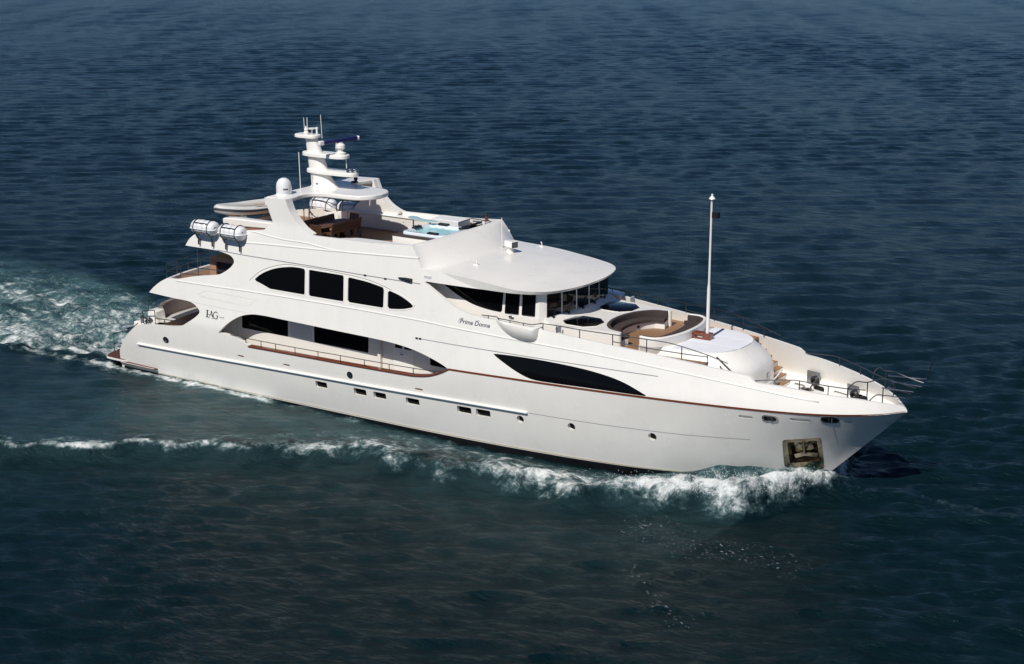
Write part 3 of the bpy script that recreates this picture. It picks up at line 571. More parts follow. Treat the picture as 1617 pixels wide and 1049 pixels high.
# ---- rails along the side deck and bulwarks
for sg in(-1,1):
    rl=[]
    T=[(8.2,2.70),(9.2,2.67),(12,2.68),(14.5,2.715),(17.2,2.75),(19.0,2.79),(19.85,2.86)]
    rl.append([(x,sg*(B(x,z)-.1),z) for x,z in smooth(T,4)])
    for x in(9.12,10.02,10.87,11.99,13.29,14.53,15.83,17.14,18.38,19.46):
        zt=float(np.interp(x,[t[0] for t in T],[t[1] for t in T])); zb=float(np.interp(x,[9,12.3,17.7,18.5,19.25,19.85],[2.35,2.40,2.47,2.49,2.6,2.8])); rl.append([(x,sg*(B(x,2.6)-.1),zb),(x,sg*(B(x,2.6)-.1),zt)])
    rails('side_deck_rail',rl,.017)
for sg in(-1,1):
    rl=[]; yb=lambda x,z: sg*(B(x,min(z,5.0))-.08)
    T=[(24.3,5.42),(25.0,5.42),(26,5.38),(27.4,5.36),(28.8,5.34),(29.6,5.31),(30.2,5.22),(31.2,5.0),(32.0,4.78)]
    rl.append([(x,yb(x,z),z) for x,z in smooth(T,4)]); rl.append([(x,yb(x,z),z) for x,z in smooth([(27.4,5.08),(28.8,5.0),(30.2,4.95),(31.2,4.93)],4)])
    for x in(24.4,25.0,26,27.4,28.8,30.2,31.2):
        rl.append([(x,yb(x,4.9),float(np.interp(x,[24.2,27.6,29.5,32.4],[5.19,4.92,4.76,4.48]))),(x,yb(x,4.9),float(np.interp(x,[t[0] for t in T],[t[1] for t in T])))])
    T2=[(21.6,5.42),(22.3,5.43),(23.0,5.40),(24.0,5.36),(24.3,5.42)]
    rl.append([(x,sg*(B(x,5.2)+.10 if 22.4<x<24.1 else B(x,5.2)-.06),z) for x,z in smooth(T2,4)])
    for x,z in((21.9,5.32),(23.0,5.28),(23.6,5.25)): rl.append([(x,sg*(B(x,5.2)+(.1 if x>22.4 else -.06)),z),(x,sg*(B(x,5.2)+(.1 if x>22.4 else -.06)),z+.13)])
    rails('foredeck_rail',rl,.02)
    # bow rail
    rl=[]; bt=lambda x: float(np.interp(x,[33.2,34,34.8,36.6,37.5,38],[4.21,4.17,4.08,3.86,3.68,3.55])); yb=lambda x: sg*max(.1,B(x,bt(x))-.1)
    xs=np.linspace(33.0,36.4,14); rl.append([(x,yb(x),bt(x)+.04+.30*min(1,(x-33.0)/1.6)) for x in xs]+[(36.9,yb(36.9),bt(36.9)+.40)])
    for x in(34.7,35.7): rl.append([(x,yb(x),bt(x)-.02),(x,yb(x),bt(x)+.33)])
    x=36.35; rl.append(smooth([(x,yb(x),bt(x)-.03),(x,yb(x),bt(x)+.34),(x+.25,yb(x+.25),bt(x)+.62),(36.95,yb(36.95),4.50),(37.4,yb(37.4)*.9,4.62),(38.1,sg*.42,4.50),(38.6,sg*.40,4.42)],5))
    rl.append([(36.95,yb(36.95),bt(36.95)-.03),(36.95,yb(36.95),4.5)])
    rl.append([(37.42,sg*.55,bt(37.4)-.05),(37.42,sg*.55,4.25)]); 
    rl.append(smooth([(37.0,yb(37.0),3.75),(37.2,sg*.65,3.98),(37.45,sg*.5,3.98),(38.2,sg*.3,3.95)],4))
    rails('bow_rail',rl,.021)
    rails('pulpit_bar',[[(37.35,sg*.50,4.25),(38.55,sg*.42,4.27)]]+([[(37.2,sg*.50,4.46),(38.7,sg*.42,4.58)]] if sg>0 else []),.032,'steel')
rails('jack_staff',[[(38.68,.42,4.56),(38.9,.42,5.40)]],.018)
# ---- foredeck
slab('foredeck',deck_outline(23.0,30.95,4.5,.15),4.55,4.46,'teak',Y)
slab('bow_deck',deck_outline(30.3,37.4,2.9,.15),2.86,2.78,'deckwhite',Y)
def stair(mb,sg):
    for k in range(8):
        z=4.5-.215*k; x=30.55+.235*k; yi=sg*1.7; yo=sg*(B(x,z)-.15)
        mb.box(x,x+.232,min(yi,yo),max(yi,yo),2.862,z-.04)
st=sides('bow_stairs','white',Y,stair)
for k in range(8):
    z=4.5-.215*k; x=30.55+.235*k; sides('tread','teak',st,lambda mb,sg: ybox(mb,x-.015,x+.255,sg,1.7,B(x,z)-.16,z-.038,z))
aft_rec=smooth([(27.12,-1.97),(26.55,-1.80),(26.1,-1.25),(25.88,-.6),(25.82,0)],5); aft_rec=aft_rec+mirror(aft_rec)[1:]
trunk=[(23.95,-2.72),(25.6,-2.42),(27.0,-2.2)]+arc(27.12,-2.085,.115,.115,-75,75,6)+aft_rec+arc(27.12,2.085,.115,.115,-75,75,6)+[(27.0,2.2),(25.6,2.42),(23.95,2.72)]
slab('foredeck_trunk',trunk,5.2,4.552,'white',Y,step=.2,bevel=.04)
for sg in(-1,1):
    sk_=MB(); c=(25.12,sg*1.43); oc=[(c[0]+.78*sx_,c[1]+.72*sy_) for sx_,sy_ in((-1,-.45),(-.5,-1),(.5,-1),(1,-.45),(1,.45),(.5,1),(-.5,1),(-1,.45))]
    sk_.prism(oc,5.195,5.245,.02); q=sk_.obj('skylight','glass',Y); mb=MB(); mb.prism(grow(oc,.04),5.19,5.212); mb.obj('skylight_frame','white',q)
def band(r0,r1,z0,z1,name,mat,parent,xs=None,edge=.03):
    """plan band between two curves"""
    p=r0+r1[::-1]; mb=MB(); mb.prism(p,z0,z1,edge); return mb.obj(name,mat,parent)
def offs(p,d): # shift a port-symmetric curve forward/aft
    q=[]
    for i in range(len(p)):
        a=np.array(p[max(i-1,0)]);b=np.array(p[min(i+1,len(p)-1)]);t=(b-a)/np.linalg.norm(b-a); q.append(tuple(np.array(p[i])+d*np.array((t[1],-t[0]))))
    return q
rec=aft_rec; sb=band(offs(rec,.02),offs(rec,.48),4.553,4.84,'foredeck_sofa','white',Y)
band(offs(rec,.005),offs(rec,.15),4.86,5.225,'backrest','taupe',sb); band(offs(rec,.10),offs(rec,.56),4.842,4.975,'seat_cushion','taupe',sb)
mb=MB(); mb.lathe([(.06,0),(.06,.03),(.03,.03)],(26.42,.75,4.70),(1,-.35,0),12); mb.obj('speaker','black',sb)
# forward sofa faces aft
fo=smooth([(28.05,-2.12),(28.5,-2.16),(28.88,-1.95),(29.12,-1.45),(29.28,-.7),(29.32,0)],5); fo=fo+mirror(fo)[1:]
def offi(p,d): return [(x,y) for x,y in offs(p,-d)]
fin=offs(fo,-.14)
sf=smooth([(28.0,-1.72),(28.28,-1.3),(28.41,-.7),(28.45,0)],5); sf=sf+mirror(sf)[1:]
slab('forward_sofa_base',fo+[(x+.05,y) for x,y in sf[::-1]],4.84,4.553,'white',Y,step=.2)
fs=slab('forward_sofa',fo+fin[::-1],5.21,4.553,'white',Y,step=.2,bevel=.035)
band(offs(fo,-.145),offs(fo,-.28),4.86,5.19,'backrest','taupe',fs); slab('seat_cushion',offs(fo,-.29)+sf[::-1],4.98,4.842,'taupe',fs,step=.15,bevel=.03)
# rounded forward house with the white sun pad
def dome_ring(hw,xf,n=36,ex=2.6,xa=28.3):
    out=[]
    for k in range(n+1):
        a=math.pi*(k/n)-math.pi/2; c=math.cos(a);s=math.sin(a)
        out.append((29.6+(xf-29.6)*abs(c)**(2/ex),hw*(1 if s>0 else -1)*abs(s)**(2/ex)))
    return [(xa,-hw)]+out+[(xa,hw)]
rings=[]
for hw,xf,z in((2.14,32.55,2.8),(2.14,32.53,3.6),(2.13,32.49,4.05),(2.11,32.42,4.22),(2.08,32.30,4.36),(2.04,32.14,4.48),(1.99,31.98,4.59),(1.93,31.82,4.69),(1.87,31.70,4.775),(1.83,31.66,4.82),(1.80,31.64,4.835)): rings.append([(x,y,z) for x,y in dome_ring(hw,xf)])
mb=MB(); mb.loft(rings); mb.obj('forward_house','white',Y,ang=50)
pad=dome_ring(1.80,31.62,xa=29.36); pad=[(max(x,29.36),y) for x,y in pad]
def padz(x,y): return 4.875+.02*math.sin(y*5.2)*0+ (-.018 if abs(abs(y)-.6)<.05 else 0)
slab('sun_pad',pad,padz,4.84,'cover',Y,gx=.12,gy=.045,step=.1,ang=60,bevel=.012)
rails('dome_grab_rail',[[(31.42,-2.12,4.86),(31.45,-2.2,4.9),(32.25,-2.2,4.30),(32.27,-2.1,4.28)]],.03,'black')
rails('dome_rope',[smooth([(32.6,-2.1,3.85),(32.9,-1.2,3.75),(33.0,-.3,3.85),(32.95,.5,4.05)],6)],.03,'white')
mb=MB(); mb.obox((32.74,-.35,3.95),((0,1,0),(0,0,1),(1,0,0)),(.09,.1,.015)); mb.obj('dome_vent','steel',Y)
# flag pole
mb=MB(); mb.tube([(29.93,0,5.08),(29.93,0,6.9),(29.935,0,7.15),(29.94,0,10.45)],[.068,.066,.043,.038],12); pole=mb.obj('flag_pole','white',Y)
mb=MB(); mb.lathe([(.02,-.05),(.125,-.03),(.08,.05),(.04,.08),(.04,.15),(.02,.17)],(29.95,0,10.48),(0,0,1),14); mb.obj('pole_cap','white',pole)
mb=MB(); mb.box(30.0,30.26,-.09,.09,9.72,9.95); mb.obj('pole_lamp','black',pole)
mb=MB(); mb.box(29.78,30.12,-.17,.17,4.86,5.13); mb.box(29.34,29.8,-.17,-.09,5.02,5.13); mb.box(29.34,29.8,-.17,-.09,4.86,4.94); mb.box(29.34,29.8,.09,.17,5.02,5.13); mb.box(29.34,29.42,-.17,.17,4.86,5.10); mb.obj('pole_bracket','wood',pole,bevel=.02)
# bow deck gear
for x,y in((34.0,.55),(34.0,-.55)):
    mb=MB(); mb.lathe([(.2,0),(.2,.08),(.1,.12),(.1,.4),(.18,.46),(.18,.52),(.03,.55)],(x,y,2.87),n=18); mb.box(x-.45,x-.1,y-.12,y+.12,2.865,3.2); mb.tube([(x-.25,y-.3,3.1),(x-.25,y+.3,3.1)],.1,12); mb.tube([(x+.05,y,3.35),(x+.25,y+.15,3.75)],.03); mb.obj('anchor_windlass','bronze',Y)
for x,y in((34.9,.8),(34.9,-.8),(35.9,.5),(35.9,-.5),(33.6,1.4),(33.6,-1.4)):
    mb=MB(); mb.lathe([(.09,0),(.06,.04),(.06,.25),(.09,.28),(.02,.3)],(x-.13,y,2.87),n=12); mb.lathe([(.09,0),(.06,.04),(.06,.25),(.09,.28),(.02,.3)],(x+.13,y,2.87),n=12); mb.tube([(x-.3,y,3.08),(x+.3,y,3.08)],.035); mb.obj('mooring_bitts','steel',Y)
for x,z in((33.5,3.32),(35.4,3.22)):
    for sg in(-1,1):
        y=sg*(B(x,z)-.33); t=Vector((1,(B(x+.1,z)-B(x-.1,z))/.2*sg,0)).normalized(); nn=Vector((t.y,-t.x,0))*sg
        mb=MB(); mb.obox((x,y,z),(t,(0,0,1),nn),(.30,.27,.015)); pl=mb.obj('hawse_plate','steel',Y)
        mb=MB(); mb.lathe([(.04,-.02),(.19,0),(.2,.06),(.15,.12),(.09,.12),(.08,.02)],(x+.1*t.x,y+.1*t.y,z-.1),nn,18); mb.obj('hawse_ring','black',pl)
rails('chain',[[(34.2,-.5,2.95),(34.9,-.3,2.95),(35.6,-.25,2.95)],[(34.2,.5,2.95),(34.9,.3,2.95),(35.6,.25,2.95)]],.05,'bronze')
sides('deck_gate','greypanel',Y,lambda mb,sg: ybox(mb,24.85,24.9,sg,2.75,3.1,4.56,5.3))

# ---- sundeck
for sg in(-1,1):
    # arch leg: thick box behind the skin
    leg=path([(10.035,7.60),(10.45,7.955)],[(10.45,7.955),(10.25,8.427),(10.03,8.985)],[(10.03,8.985),(11.22,9.02)],[(11.22,9.02),(11.30,8.813),(11.465,8.488),(11.80,8.115),(12.16,7.845),(12.62,7.64)],[(12.62,7.64),(12.4,7.3)],[(12.4,7.3),(9.9,7.3)],n=4)
    V,F=triangulate(leg,(),.25,.4,.4); v,f=shell(V,F,lambda x,z:(x,sg*(B(x,z)-.10),z),lambda x,z:(x,sg*(B(x,z)-.42),z)); link('arch_leg',v,f,'white',Y,bevel=.03)
ht=path([(10.02,-3.16),(11.2,-3.16)],[(11.2,-3.16),(11.16,-2.6),(11.05,-2.0),(11.15,-1.5),(11.6,-1.24),(12.3,-1.17),(13.0,-1.12),(13.5,-.95),(13.85,-.55),(13.95,0)])
ht2=ht+mirror(ht)[1:]
slab('hardtop',ht2,lambda x,y:9.02+.04*(1-(y/3.2)**2),lambda x,y:8.84,'white',Y,gx=.2,gy=.2,step=.15,bevel=.05)
def ell(cx,cy,rx,ry,z,n=20,p=2.4): return [(cx+rx*abs(math.cos(a))**(2/p)*(1 if math.cos(a)>0 else -1),cy+ry*abs(math.sin(a))**(2/p)*(1 if math.sin(a)>0 else -1),z) for a in [2*math.pi*k/n for k in range(n)]]
mb=MB(); mb.loft([ell((a+b)/2,0,(b-a)/2,w,z) for a,b,w,z in((9.95,11.5,.42,9.03),(10.03,11.36,.36,9.12),(10.0,11.05,.31,9.5),(9.93,10.9,.29,9.75),(9.86,10.72,.27,10.2),(9.82,10.62,.25,10.5),(9.76,10.42,.22,10.95),(9.72,10.30,.2,11.25))])
mast=mb.obj('radar_mast','white',Y,ang=60)
def plat(x0,x1,hw,z,th,name):
    p=[(x,y) for x,y,_ in ell((x0+x1)/2,0,(x1-x0)/2,hw,0,32,3.2)]; mb=MB(); mb.prism(p,z-th,z,.05); return mb.obj(name,'white',mast,ang=60)
plat(9.2,10.42,.38,11.36,.14,'mast_platform'); plat(9.6,12.05,.42,10.60,.17,'mast_platform'); plat(9.82,12.55,.42,9.86,.17,'mast_platform')
mb=MB(); mb.lathe([(.24,0),(.24,.08),(.15,.12),(.12,.2),(.16,.24),(.21,.3),(.2,.42),(.1,.5),(.02,.52)],(11.72,-.05,10.6),n=18); mb.obj('satellite_dome','white',mast)
mb=MB(); mb.lathe([(.12,0),(.18,.1),(.2,.25),(.16,.5),(.02,.52)],(11.45,.22,10.6),n=14); radar=mb.obj('radar_gearbox','white',mast)
d=Vector((.42,1.98,.03)).normalized(); c=Vector((11.55,.12,11.19)); mb=MB(); mb.obox(c,(d,d.cross(Vector((0,0,1))),(0,0,1)),(.98,.07,.085)); bar=mb.obj('radar_bar','bluebar',radar,bevel=.03)
mb=MB(); mb.obox(c-d*1.05,(d,d.cross(Vector((0,0,1))),(0,0,1)),(.13,.085,.10)); mb.obox(c+d*1.02,(d,d.cross(Vector((0,0,1))),(0,0,1)),(.06,.075,.09)); mb.obj('bar_end_cap','white',bar,bevel=.04)
mb=MB(); mb.tube([(11.5,.18,11.05),(11.55,.12,11.15)],.09,12); mb.obj('radar_spindle','white',radar)
cu=bpy.data.curves.new('t','FONT'); 
for pts,r in(([(9.55,.1,11.36),(9.52,.1,12.05)],.014),([(10.02,-.22,10.4),(9.98,-.22,12.12)],.016),([(10.55,.1,11.2),(10.5,.1,12.25)],.014),([(12.0,0,9.9),(11.97,0,10.45)],.018)):
    mb=MB(); mb.tube(pts,r,6); mb.obj('whip_antenna','white',mast)
mb=MB(); mb.lathe([(.12,0),(.12,.06),(.05,.1),(.09,.16),(.03,.3),(.02,.34)],(9.72,0,11.37),n=12); mb.obj('mast_light','white',mast); mb=MB(); mb.lathe([(.03,0),(.03,.2),(.2,.22),(.2,.26),(.02,.28)],(10.02,.05,11.37),n=12); mb.obj('gps_antenna','white',mast)
mb=MB(); mb.lathe([(.05,0),(.05,.2),(.07,.22),(.07,.3),(.02,.31)],(10.25,.12,11.37),n=10); mb.obj('anemometer','white',mast)
mb=MB()
for k in range(3): mb.lathe([(.03,0),(.07,.1),(.09,.25),(.02,.26)],(12.05+.18*k,-.15+.12*k,9.95),(.8,-.4,.15),10)
mb.obj('horn','steel',mast)
mb=MB(); mb.box(10.5,10.62,-.36,-.33,9.2,9.25); mb.obj('mast_lamp','black',mast)
for sg in(-1,):
    mb=MB(); mb.lathe([(.35,0),(.35,.05),(.32,.07),(.34,.1),(.34,.36),(.31,.52),(.22,.66),(.10,.72),(.01,.735)],(10.36,sg*2.35,9.03),n=28); rd=mb.obj('satcom_radome','raft',Y,ang=60)
    mb=MB(); 
    for i in range(4):
        a=math.radians(-50+i*9); mb.obox((10.36+.345*math.cos(a),sg*2.35+.345*math.sin(a),9.30),((-math.sin(a),math.cos(a),0),(0,0,1),(math.cos(a),math.sin(a),0)),(.02,.035,.002))
    mb.obj('radome_marking','ink',rd)
mb=MB(); mb.tube([(10.4,-1.29,9.04),(10.36,-1.29,10.75)],.018,6); mb.obj('whip_antenna','white',Y)
mb=MB(); mb.lathe([(.05,0),(.05,.1),(.09,.14),(.09,.24),(.02,.26)],(11.2,1.6,9.05),n=12); mb.box(11.0,11.25,1.5,1.7,9.05,9.12); mb.obj('hardtop_floodlight','black',Y)
# port cabinets, bar, tub
mb=MB(); mb.box(9.75,14.9,2.74,3.25,6.752,7.43); cab=mb.obj('sundeck_cabinet','cream',Y,bevel=.02)
mb=MB(); mb.box(9.7,14.95,2.68,3.3,7.432,7.48); mb.obj('counter_top','white',cab,bevel=.015)
for k in range(6):
    mb=MB(); mb.box(9.82+.84*k,10.60+.84*k,2.725,2.742,6.83,7.38); dd=mb.obj('cabinet_door','cream',cab,bevel=.006); mb=MB(); mb.ball((10.5+.84*k,2.715,7.25),.022,8); mb.obj('knob','steel',dd)
mb=MB(); mb.box(15.0,16.5,2.1,3.05,6.752,7.75); mb.obj('grill_cabinet','deckwhite',Y,bevel=.03)
mb=MB(); mb.prism(smooth([(14.2,1.78),(14.25,1.45),(14.8,1.15),(15.5,1.05),(16.0,1.28),(15.6,1.45),(15.0,1.5),(14.6,1.75)],4,True),7.80,7.83,.01); gb=mb.obj('glass_bar_top','glassbar',Y)
for x,y in((14.5,1.5),(15.6,1.25)):
    mb=MB(); mb.tube([(x,y,7.3),(x,y,7.8)],.03); mb.obj('bar_post','darksteel',gb)
mb=MB(); mb.box(14.3,15.1,1.35,1.9,6.752,7.4); mb.obj('bar_base','cream',Y,bevel=.03)
mb=MB(); mb.box(15.22,17.95,-.98,1.95,6.752,7.52); tubb=mb.obj('hot_tub_base','white',Y,bevel=.02)
mb=MB(); mb.box(15.20,17.95,-1.0,1.97,7.522,7.56); mb.obj('tub_surround','taupe',tubb)
tx,ty=16.56,.42; out_=quad_round([(tx-1.1,ty-1.08),(tx+1.1,ty-1.08),(tx+1.1,ty+1.08),(tx-1.1,ty+1.08)],.25,6)
def scal(p,k): return [(tx+(x-tx)*k,ty+(y-ty)*k) for x,y in p]
mb=MB(); rings=[[(x,y,7.565) for x,y in out_],[(x,y,7.66) for x,y in out_],[(x,y,7.69) for x,y in scal(out_,.98)],[(x,y,7.69) for x,y in scal(out_,.84)],[(x,y,7.66) for x,y in scal(out_,.80)],[(x,y,7.2) for x,y in scal(out_,.68)]]
mb.loft(rings,cap=False); mb.add(rings[-1],[tuple(range(len(out_)))]); tub=mb.obj('hot_tub','tub',Y,ang=50)
mb=MB(); mb.add([(x,y,7.60) for x,y in scal(out_,.79)],[tuple(range(len(out_)))]); mb.obj('tub_water','tubwater',tub,flat=True)
for x,y,a in((tx-.95,ty-.15,90),(tx-.3,ty+.95,0),(tx+.5,ty-.95,0),(tx+.95,ty+.75,60)):
    mb=MB(); ca,sa=math.cos(math.radians(a)),math.sin(math.radians(a)); mb.obox((x,y,7.72),((ca,sa,0),(-sa,ca,0),(0,0,1)),(.26,.10,.05)); mb.obj('headrest','black',tub,bevel=.03)
for sg in(-1,1):
    mb=MB(); rr_=[]
    for k in range(4): mb.ball((tx-.75+.35*k,ty+sg*.78,7.55),.2,10,(1,.5,.6))
    mb.obj('tub_seat','tub',tub)
mb=MB(); mb.prism(path([(12.7,-3.05),(12.9,-2.2),(13.4,-1.65),(14.2,-1.35),(17.9,-1.2)],[(17.9,-1.2),(17.9,-3.15)],[(17.9,-3.15),(12.7,-3.05)]),6.752,7.32,.04); mb.obj('sundeck_lounge','deckwhite',Y)
mb=MB(); mb.prism([(16.6,2.15),(17.85,2.1),(17.85,3.1),(16.6,3.15)],6.752,7.05); hs=mb.obj('helm_seat_base','white',Y); mb=MB(); mb.obox((16.85,2.65,7.55),((.3,0,.1),(0,1,0),(-.1,0,.3)),(.3,.48,.05)); mb.box(17.1,17.8,2.2,2.6,7.1,7.5); mb.box(16.6,17.1,2.15,3.1,7.05,7.48); mb.obj('helm_cushion','black',hs,bevel=.04)
rails('helm_rail',[[(16.55,2.1,7.05),(16.55,2.1,7.72),(16.55,3.1,7.74),(17.5,3.12,7.70)]],.02)
# stairwell rails and port wing wall
rails('stairwell_rail',[smooth([(7.2,2.6,7.6),(6.95,2.9,7.62),(7.2,3.25,7.62),(8.0,3.2,7.62),(9.0,2.85,7.6)],5),smooth([(7.2,2.6,7.2),(6.95,2.9,7.2),(7.2,3.25,7.2),(8.0,3.2,7.2),(9.0,2.85,7.2)],5),[(7.2,2.6,6.76),(7.2,2.6,7.6)],[(7.55,2.6,6.76),(7.55,2.6,7.6)],[(9.0,2.85,6.76),(9.0,2.85,7.6)],[(9.35,2.85,6.76),(9.35,2.85,7.65)],[(7.2,3.25,6.9),(7.2,3.25,7.62)],smooth([(7.55,2.6,7.25),(7.8,2.6,7.0),(8.2,2.65,6.9),(8.9,2.8,6.95)],4),[(9.35,2.85,7.65),(10.1,2.95,7.7)]],.022)
mb=MB(); mb.loft([[(8.0,2.9,6.76),(9.75,2.75,6.76),(9.75,2.85,6.76),(8.0,3.0,6.76)],[(8.3,2.9,7.18),(9.7,2.75,7.42),(9.7,2.85,7.42),(8.3,3.0,7.18)]]); ww=mb.obj('stairwell_wall','white',Y,bevel=.02)
mb=MB(); mb.lathe([(.02,0),(.10,0),(.10,.02),(.02,.025)],(9.2,2.80,7.08),(.1,-1,0),16); mb.obj('wall_speaker','greypanel',ww)
# roof equipment
mb=MB(); mb.lathe([(.2,0),(.19,.06),(.11,.14),(.10,.25)],(20.05,.95,7.0),n=16); slt=mb.obj('searchlight','white',Y); mb=MB(); mb.obox((20.1,.9,7.38),((.85,-.3,0),(.3,.85,0),(0,0,1)),(.27,.17,.14)); mb.obj('lamp_housing','white',slt,bevel=.04); mb=MB(); mb.obox((20.345,.815,7.38),((.85,-.3,0),(.3,.85,0),(0,0,1)),(.025,.155,.125)); mb.obj('lamp_lens','lamp',slt)
mb=MB(); mb.tube([(19.35,1.35,7.05),(19.33,1.35,8.35)],.016,6); mb.obj('whip_antenna','white',Y)
for x,y in((20.2,-1.8),(20.25,3.1)):
    mb=MB(); zz=ztop(x,y); mb.box(x-.12,x+.12,y-.08,y+.08,zz-.03,zz+.03); mb.tube([(x,y,zz),(x+.0,y,zz+.16),(x-.05,y,zz+.2)],.02); mb.obj('washer_jet','white',Y)
sides('side_vent','greypanel',Y,lambda mb,sg: mb.obox((18.92,sg*(B(18.92,6.62)+.004),6.635),((1,0,-.02),(0,0,1),(0,1,0)),(.18,.05,.012)))
# crane
mb=MB(); mb.loft([[(x,y0,zc-h),(x,y0+wd_,zc-h),(x,y0+wd_,zc+h),(x,y0,zc+h)] for x,y0,wd_,zc,h in((6.35,-2.05,.35,7.38,.10),(6.5,-2.1,.45,7.38,.15),(7.4,-2.1,.45,7.40,.18),(9.0,-2.0,.40,7.42,.15),(10.6,-1.95,.36,7.45,.12))]); cr=mb.obj('boat_crane','white',Y,bevel=.05)
mb=MB(); mb.lathe([(.28,0),(.24,.1),(.22,.5)],(9.9,-1.78,6.76),n=18); mb.obj('crane_base','white',cr); mb=MB(); mb.box(7.6,9.6,-2.02,-1.75,7.18,7.24); mb.obj('crane_ram','cabinet',cr)
rails('crane_wire',[[(5.9,-3.3,6.6),(5.2,-2.6,5.6),(5.0,-2.4,5.0)]],.008,'steel')

# ============================================================ loose things
# ---- dining table and chairs
T=thing('dining_table','long dark teak table with rounded ends under the hardtop','table',(11.1,0,6.75))
def ctable(): return [(.52*abs(math.cos(a))**(.6)*(1 if math.cos(a)>0 else -1),1.1*abs(math.sin(a))**(.75)*(1 if math.sin(a)>0 else -1)) for a in [2*math.pi*k/40 for k in range(40)]]
mb=MB(); mb.prism(ctable(),.66,.71,.015); mb.obj('tabletop','chairwood',T)
for y in(-.6,.6):
    mb=MB(); mb.box(-.12,.12,y-.08,y+.08,0,.66); mb.box(-.32,.32,y-.07,y+.07,.0,.06); mb.obj('leg','chairwood',T,bevel=.01)
def make_chair(label,loc,rz):
    t=thing('dining_chair',label,'chair',loc,rz,'teak chairs around the dining table')   # faces +x
    mb=MB(); 
    for k in range(6): mb.box(-.22,.24,-.22+.075*k,-.22+.075*k+.065,.42,.45)
    mb.box(-.22,.24,-.23,-.20,.38,.42); mb.box(-.22,.24,.20,.23,.38,.42); mb.obj('seat','chairwood',t)
    mb=MB()
    for k in range(7): mb.obox((-.27,-.195+.065*k,.66),((1,0,-.0),(0,1,0),(-.12,0,1)),(.011,.022,.20))
    mb.obox((-.295,0,.86),((1,0,0),(0,1,0),(-.12,0,1)),(.014,.23,.035)); mb.obox((-.25,0,.49),((1,0,0),(0,1,0),(-.12,0,1)),(.014,.21,.02)); mb.obj('backrest','chairwood',t)
    for x,y in((.21,-.21),(.21,.21)):
        mb=MB(); mb.box(x-.022,x+.022,y-.022,y+.022,0,.42); mb.obj('leg','chairwood',t)
    for y in(-.225,.225):
        mb=MB(); mb.loft([[(a-.022,y-.02,z),(a+.022,y-.02,z),(a+.022,y+.02,z),(a-.022,y+.02,z)] for a,z in((-.24,0),(-.22,.43),(-.30,.88))]); mb.obj('leg','chairwood',t)
    return t
ch0=None
def dup(root,loc,rz,label):
    r=root.copy(); COL.objects.link(r); r.location=loc; r.rotation_euler=(0,0,rz); r['label']=label
    for c in root.children:
        k=c.copy(); COL.objects.link(k); k.parent=r
    return r
spots=[]
names=['nearest the crane end','second along from the near end','third along from the near end','farthest along the row']
for i,y in enumerate((-.78,-.26,.26,.78)):
    spots.append(((10.33+.3,y,6.75),0,'slatted chair on the stern side of the table, '+['nearest the lettered hull side','second from the lettered hull side','third from the lettered hull side','closest to the stair rails'][i]))
    spots.append(((11.9-.27,y,6.75),math.pi,'slatted chair with its back to the bow, '+['nearest the lettered hull side','second from the lettered hull side','third from the lettered hull side','closest to the cabinets'][i]))
spots.append(((10.88,-1.22,6.75),math.pi/2,'teak chair at the near table end, the left of the pair there'))
spots.append(((11.38,-1.22,6.75),math.pi/2+.1,'teak chair at the near table end, the right of the pair there'))
spots.append(((11.1,1.28,6.75),-math.pi/2,'lone teak chair at the far table end by the stair rails'))
for loc,rz,lab in spots:
    if ch0 is None: ch0=make_chair(lab,loc,rz)
    else: dup(ch0,loc,rz,lab)
# ---- life rafts
def make_raft(label,loc,rz):
    t=thing('life_raft',label,'life raft',loc,rz,'life raft canisters in racks on the deck edge')
    def ring(x,r): return [(x,r*math.cos(a),r*math.sin(a)*(.95)) for a in [2*math.pi*k/28 for k in range(28)]]
    mb=MB(); rs=[]
    for x,r in((-.70,.02),(-.695,.16),(-.66,.26),(-.58,.325),(-.50,.335),(-.49,.35),(-.44,.35),(-.43,.335),(-.2,.335),(-.19,.35),(-.13,.35),(-.12,.335),(.12,.335),(.13,.35),(.19,.35),(.20,.335),(.43,.335),(.44,.35),(.49,.35),(.50,.335),(.58,.325),(.66,.26),(.695,.16),(.70,.02)): rs.append(ring(x,r))
    mb.loft(rs); mb.obj('canister','raft',t,ang=60)
    mb=MB(); p=[(x,y) for x,y in [(-.73,-.22),(-.60,-.36),(.60,-.36),(.73,-.22),(.73,.22),(.60,.36),(-.60,.36),(-.73,.22)]]; mb.prism(p,-.06,-.01,.0); mb.obj('flange','raft',t,bevel=.02)
    for x in(-.42,.42):
        mb=MB(); mb.tube([(x,.36*math.cos(a),.36*math.sin(a)) for a in np.linspace(-.5*math.pi,1.4*math.pi,20)],.02,6); mb.obj('strap','black',t)
    mb=MB(); mb.tube([(-.42,-.28,.24),(.42,-.28,.24)],.022,6); mb.obj('strap','black',t)
    mb=MB(); mb.obox((.685,-.05,.08),((0,1,0),(0,0,1),(1,0,0)),(.09,.025,.012)); mb.obj('handle_recess','black',t)
    mb=MB()
    for x in(-.42,.42):
        mb.tube([(x,-.34,-.1),(x,-.1,-.42),(x,.34,-.12)],.025,6); mb.tube([(x,-.1,-.4),(x,.05,-.72)],.03,6); mb.box(x-.035,x+.035,-.05,.1,-.82,-.6)
    mb.tube([(-.42,-.3,-.18),(.42,-.3,-.18)],.018,6); mb.obj('rack','darksteel',t)
    return t
r0=make_raft('white life raft canister on the near deck edge, the one closest to the stern',(6.66,-3.5,7.34),math.radians(-1))
dup(r0,(8.30,-3.5,7.30),math.radians(-1),'white life raft canister on the near deck edge, closer to the arch')
dup(r0,(7.62,3.55,7.36),math.pi,'white life raft canister on the far deck edge behind the stairwell rails')
dup(r0,(9.35,3.5,7.36),math.pi,'white life raft canister on the far deck edge beside the shaded cabinet')
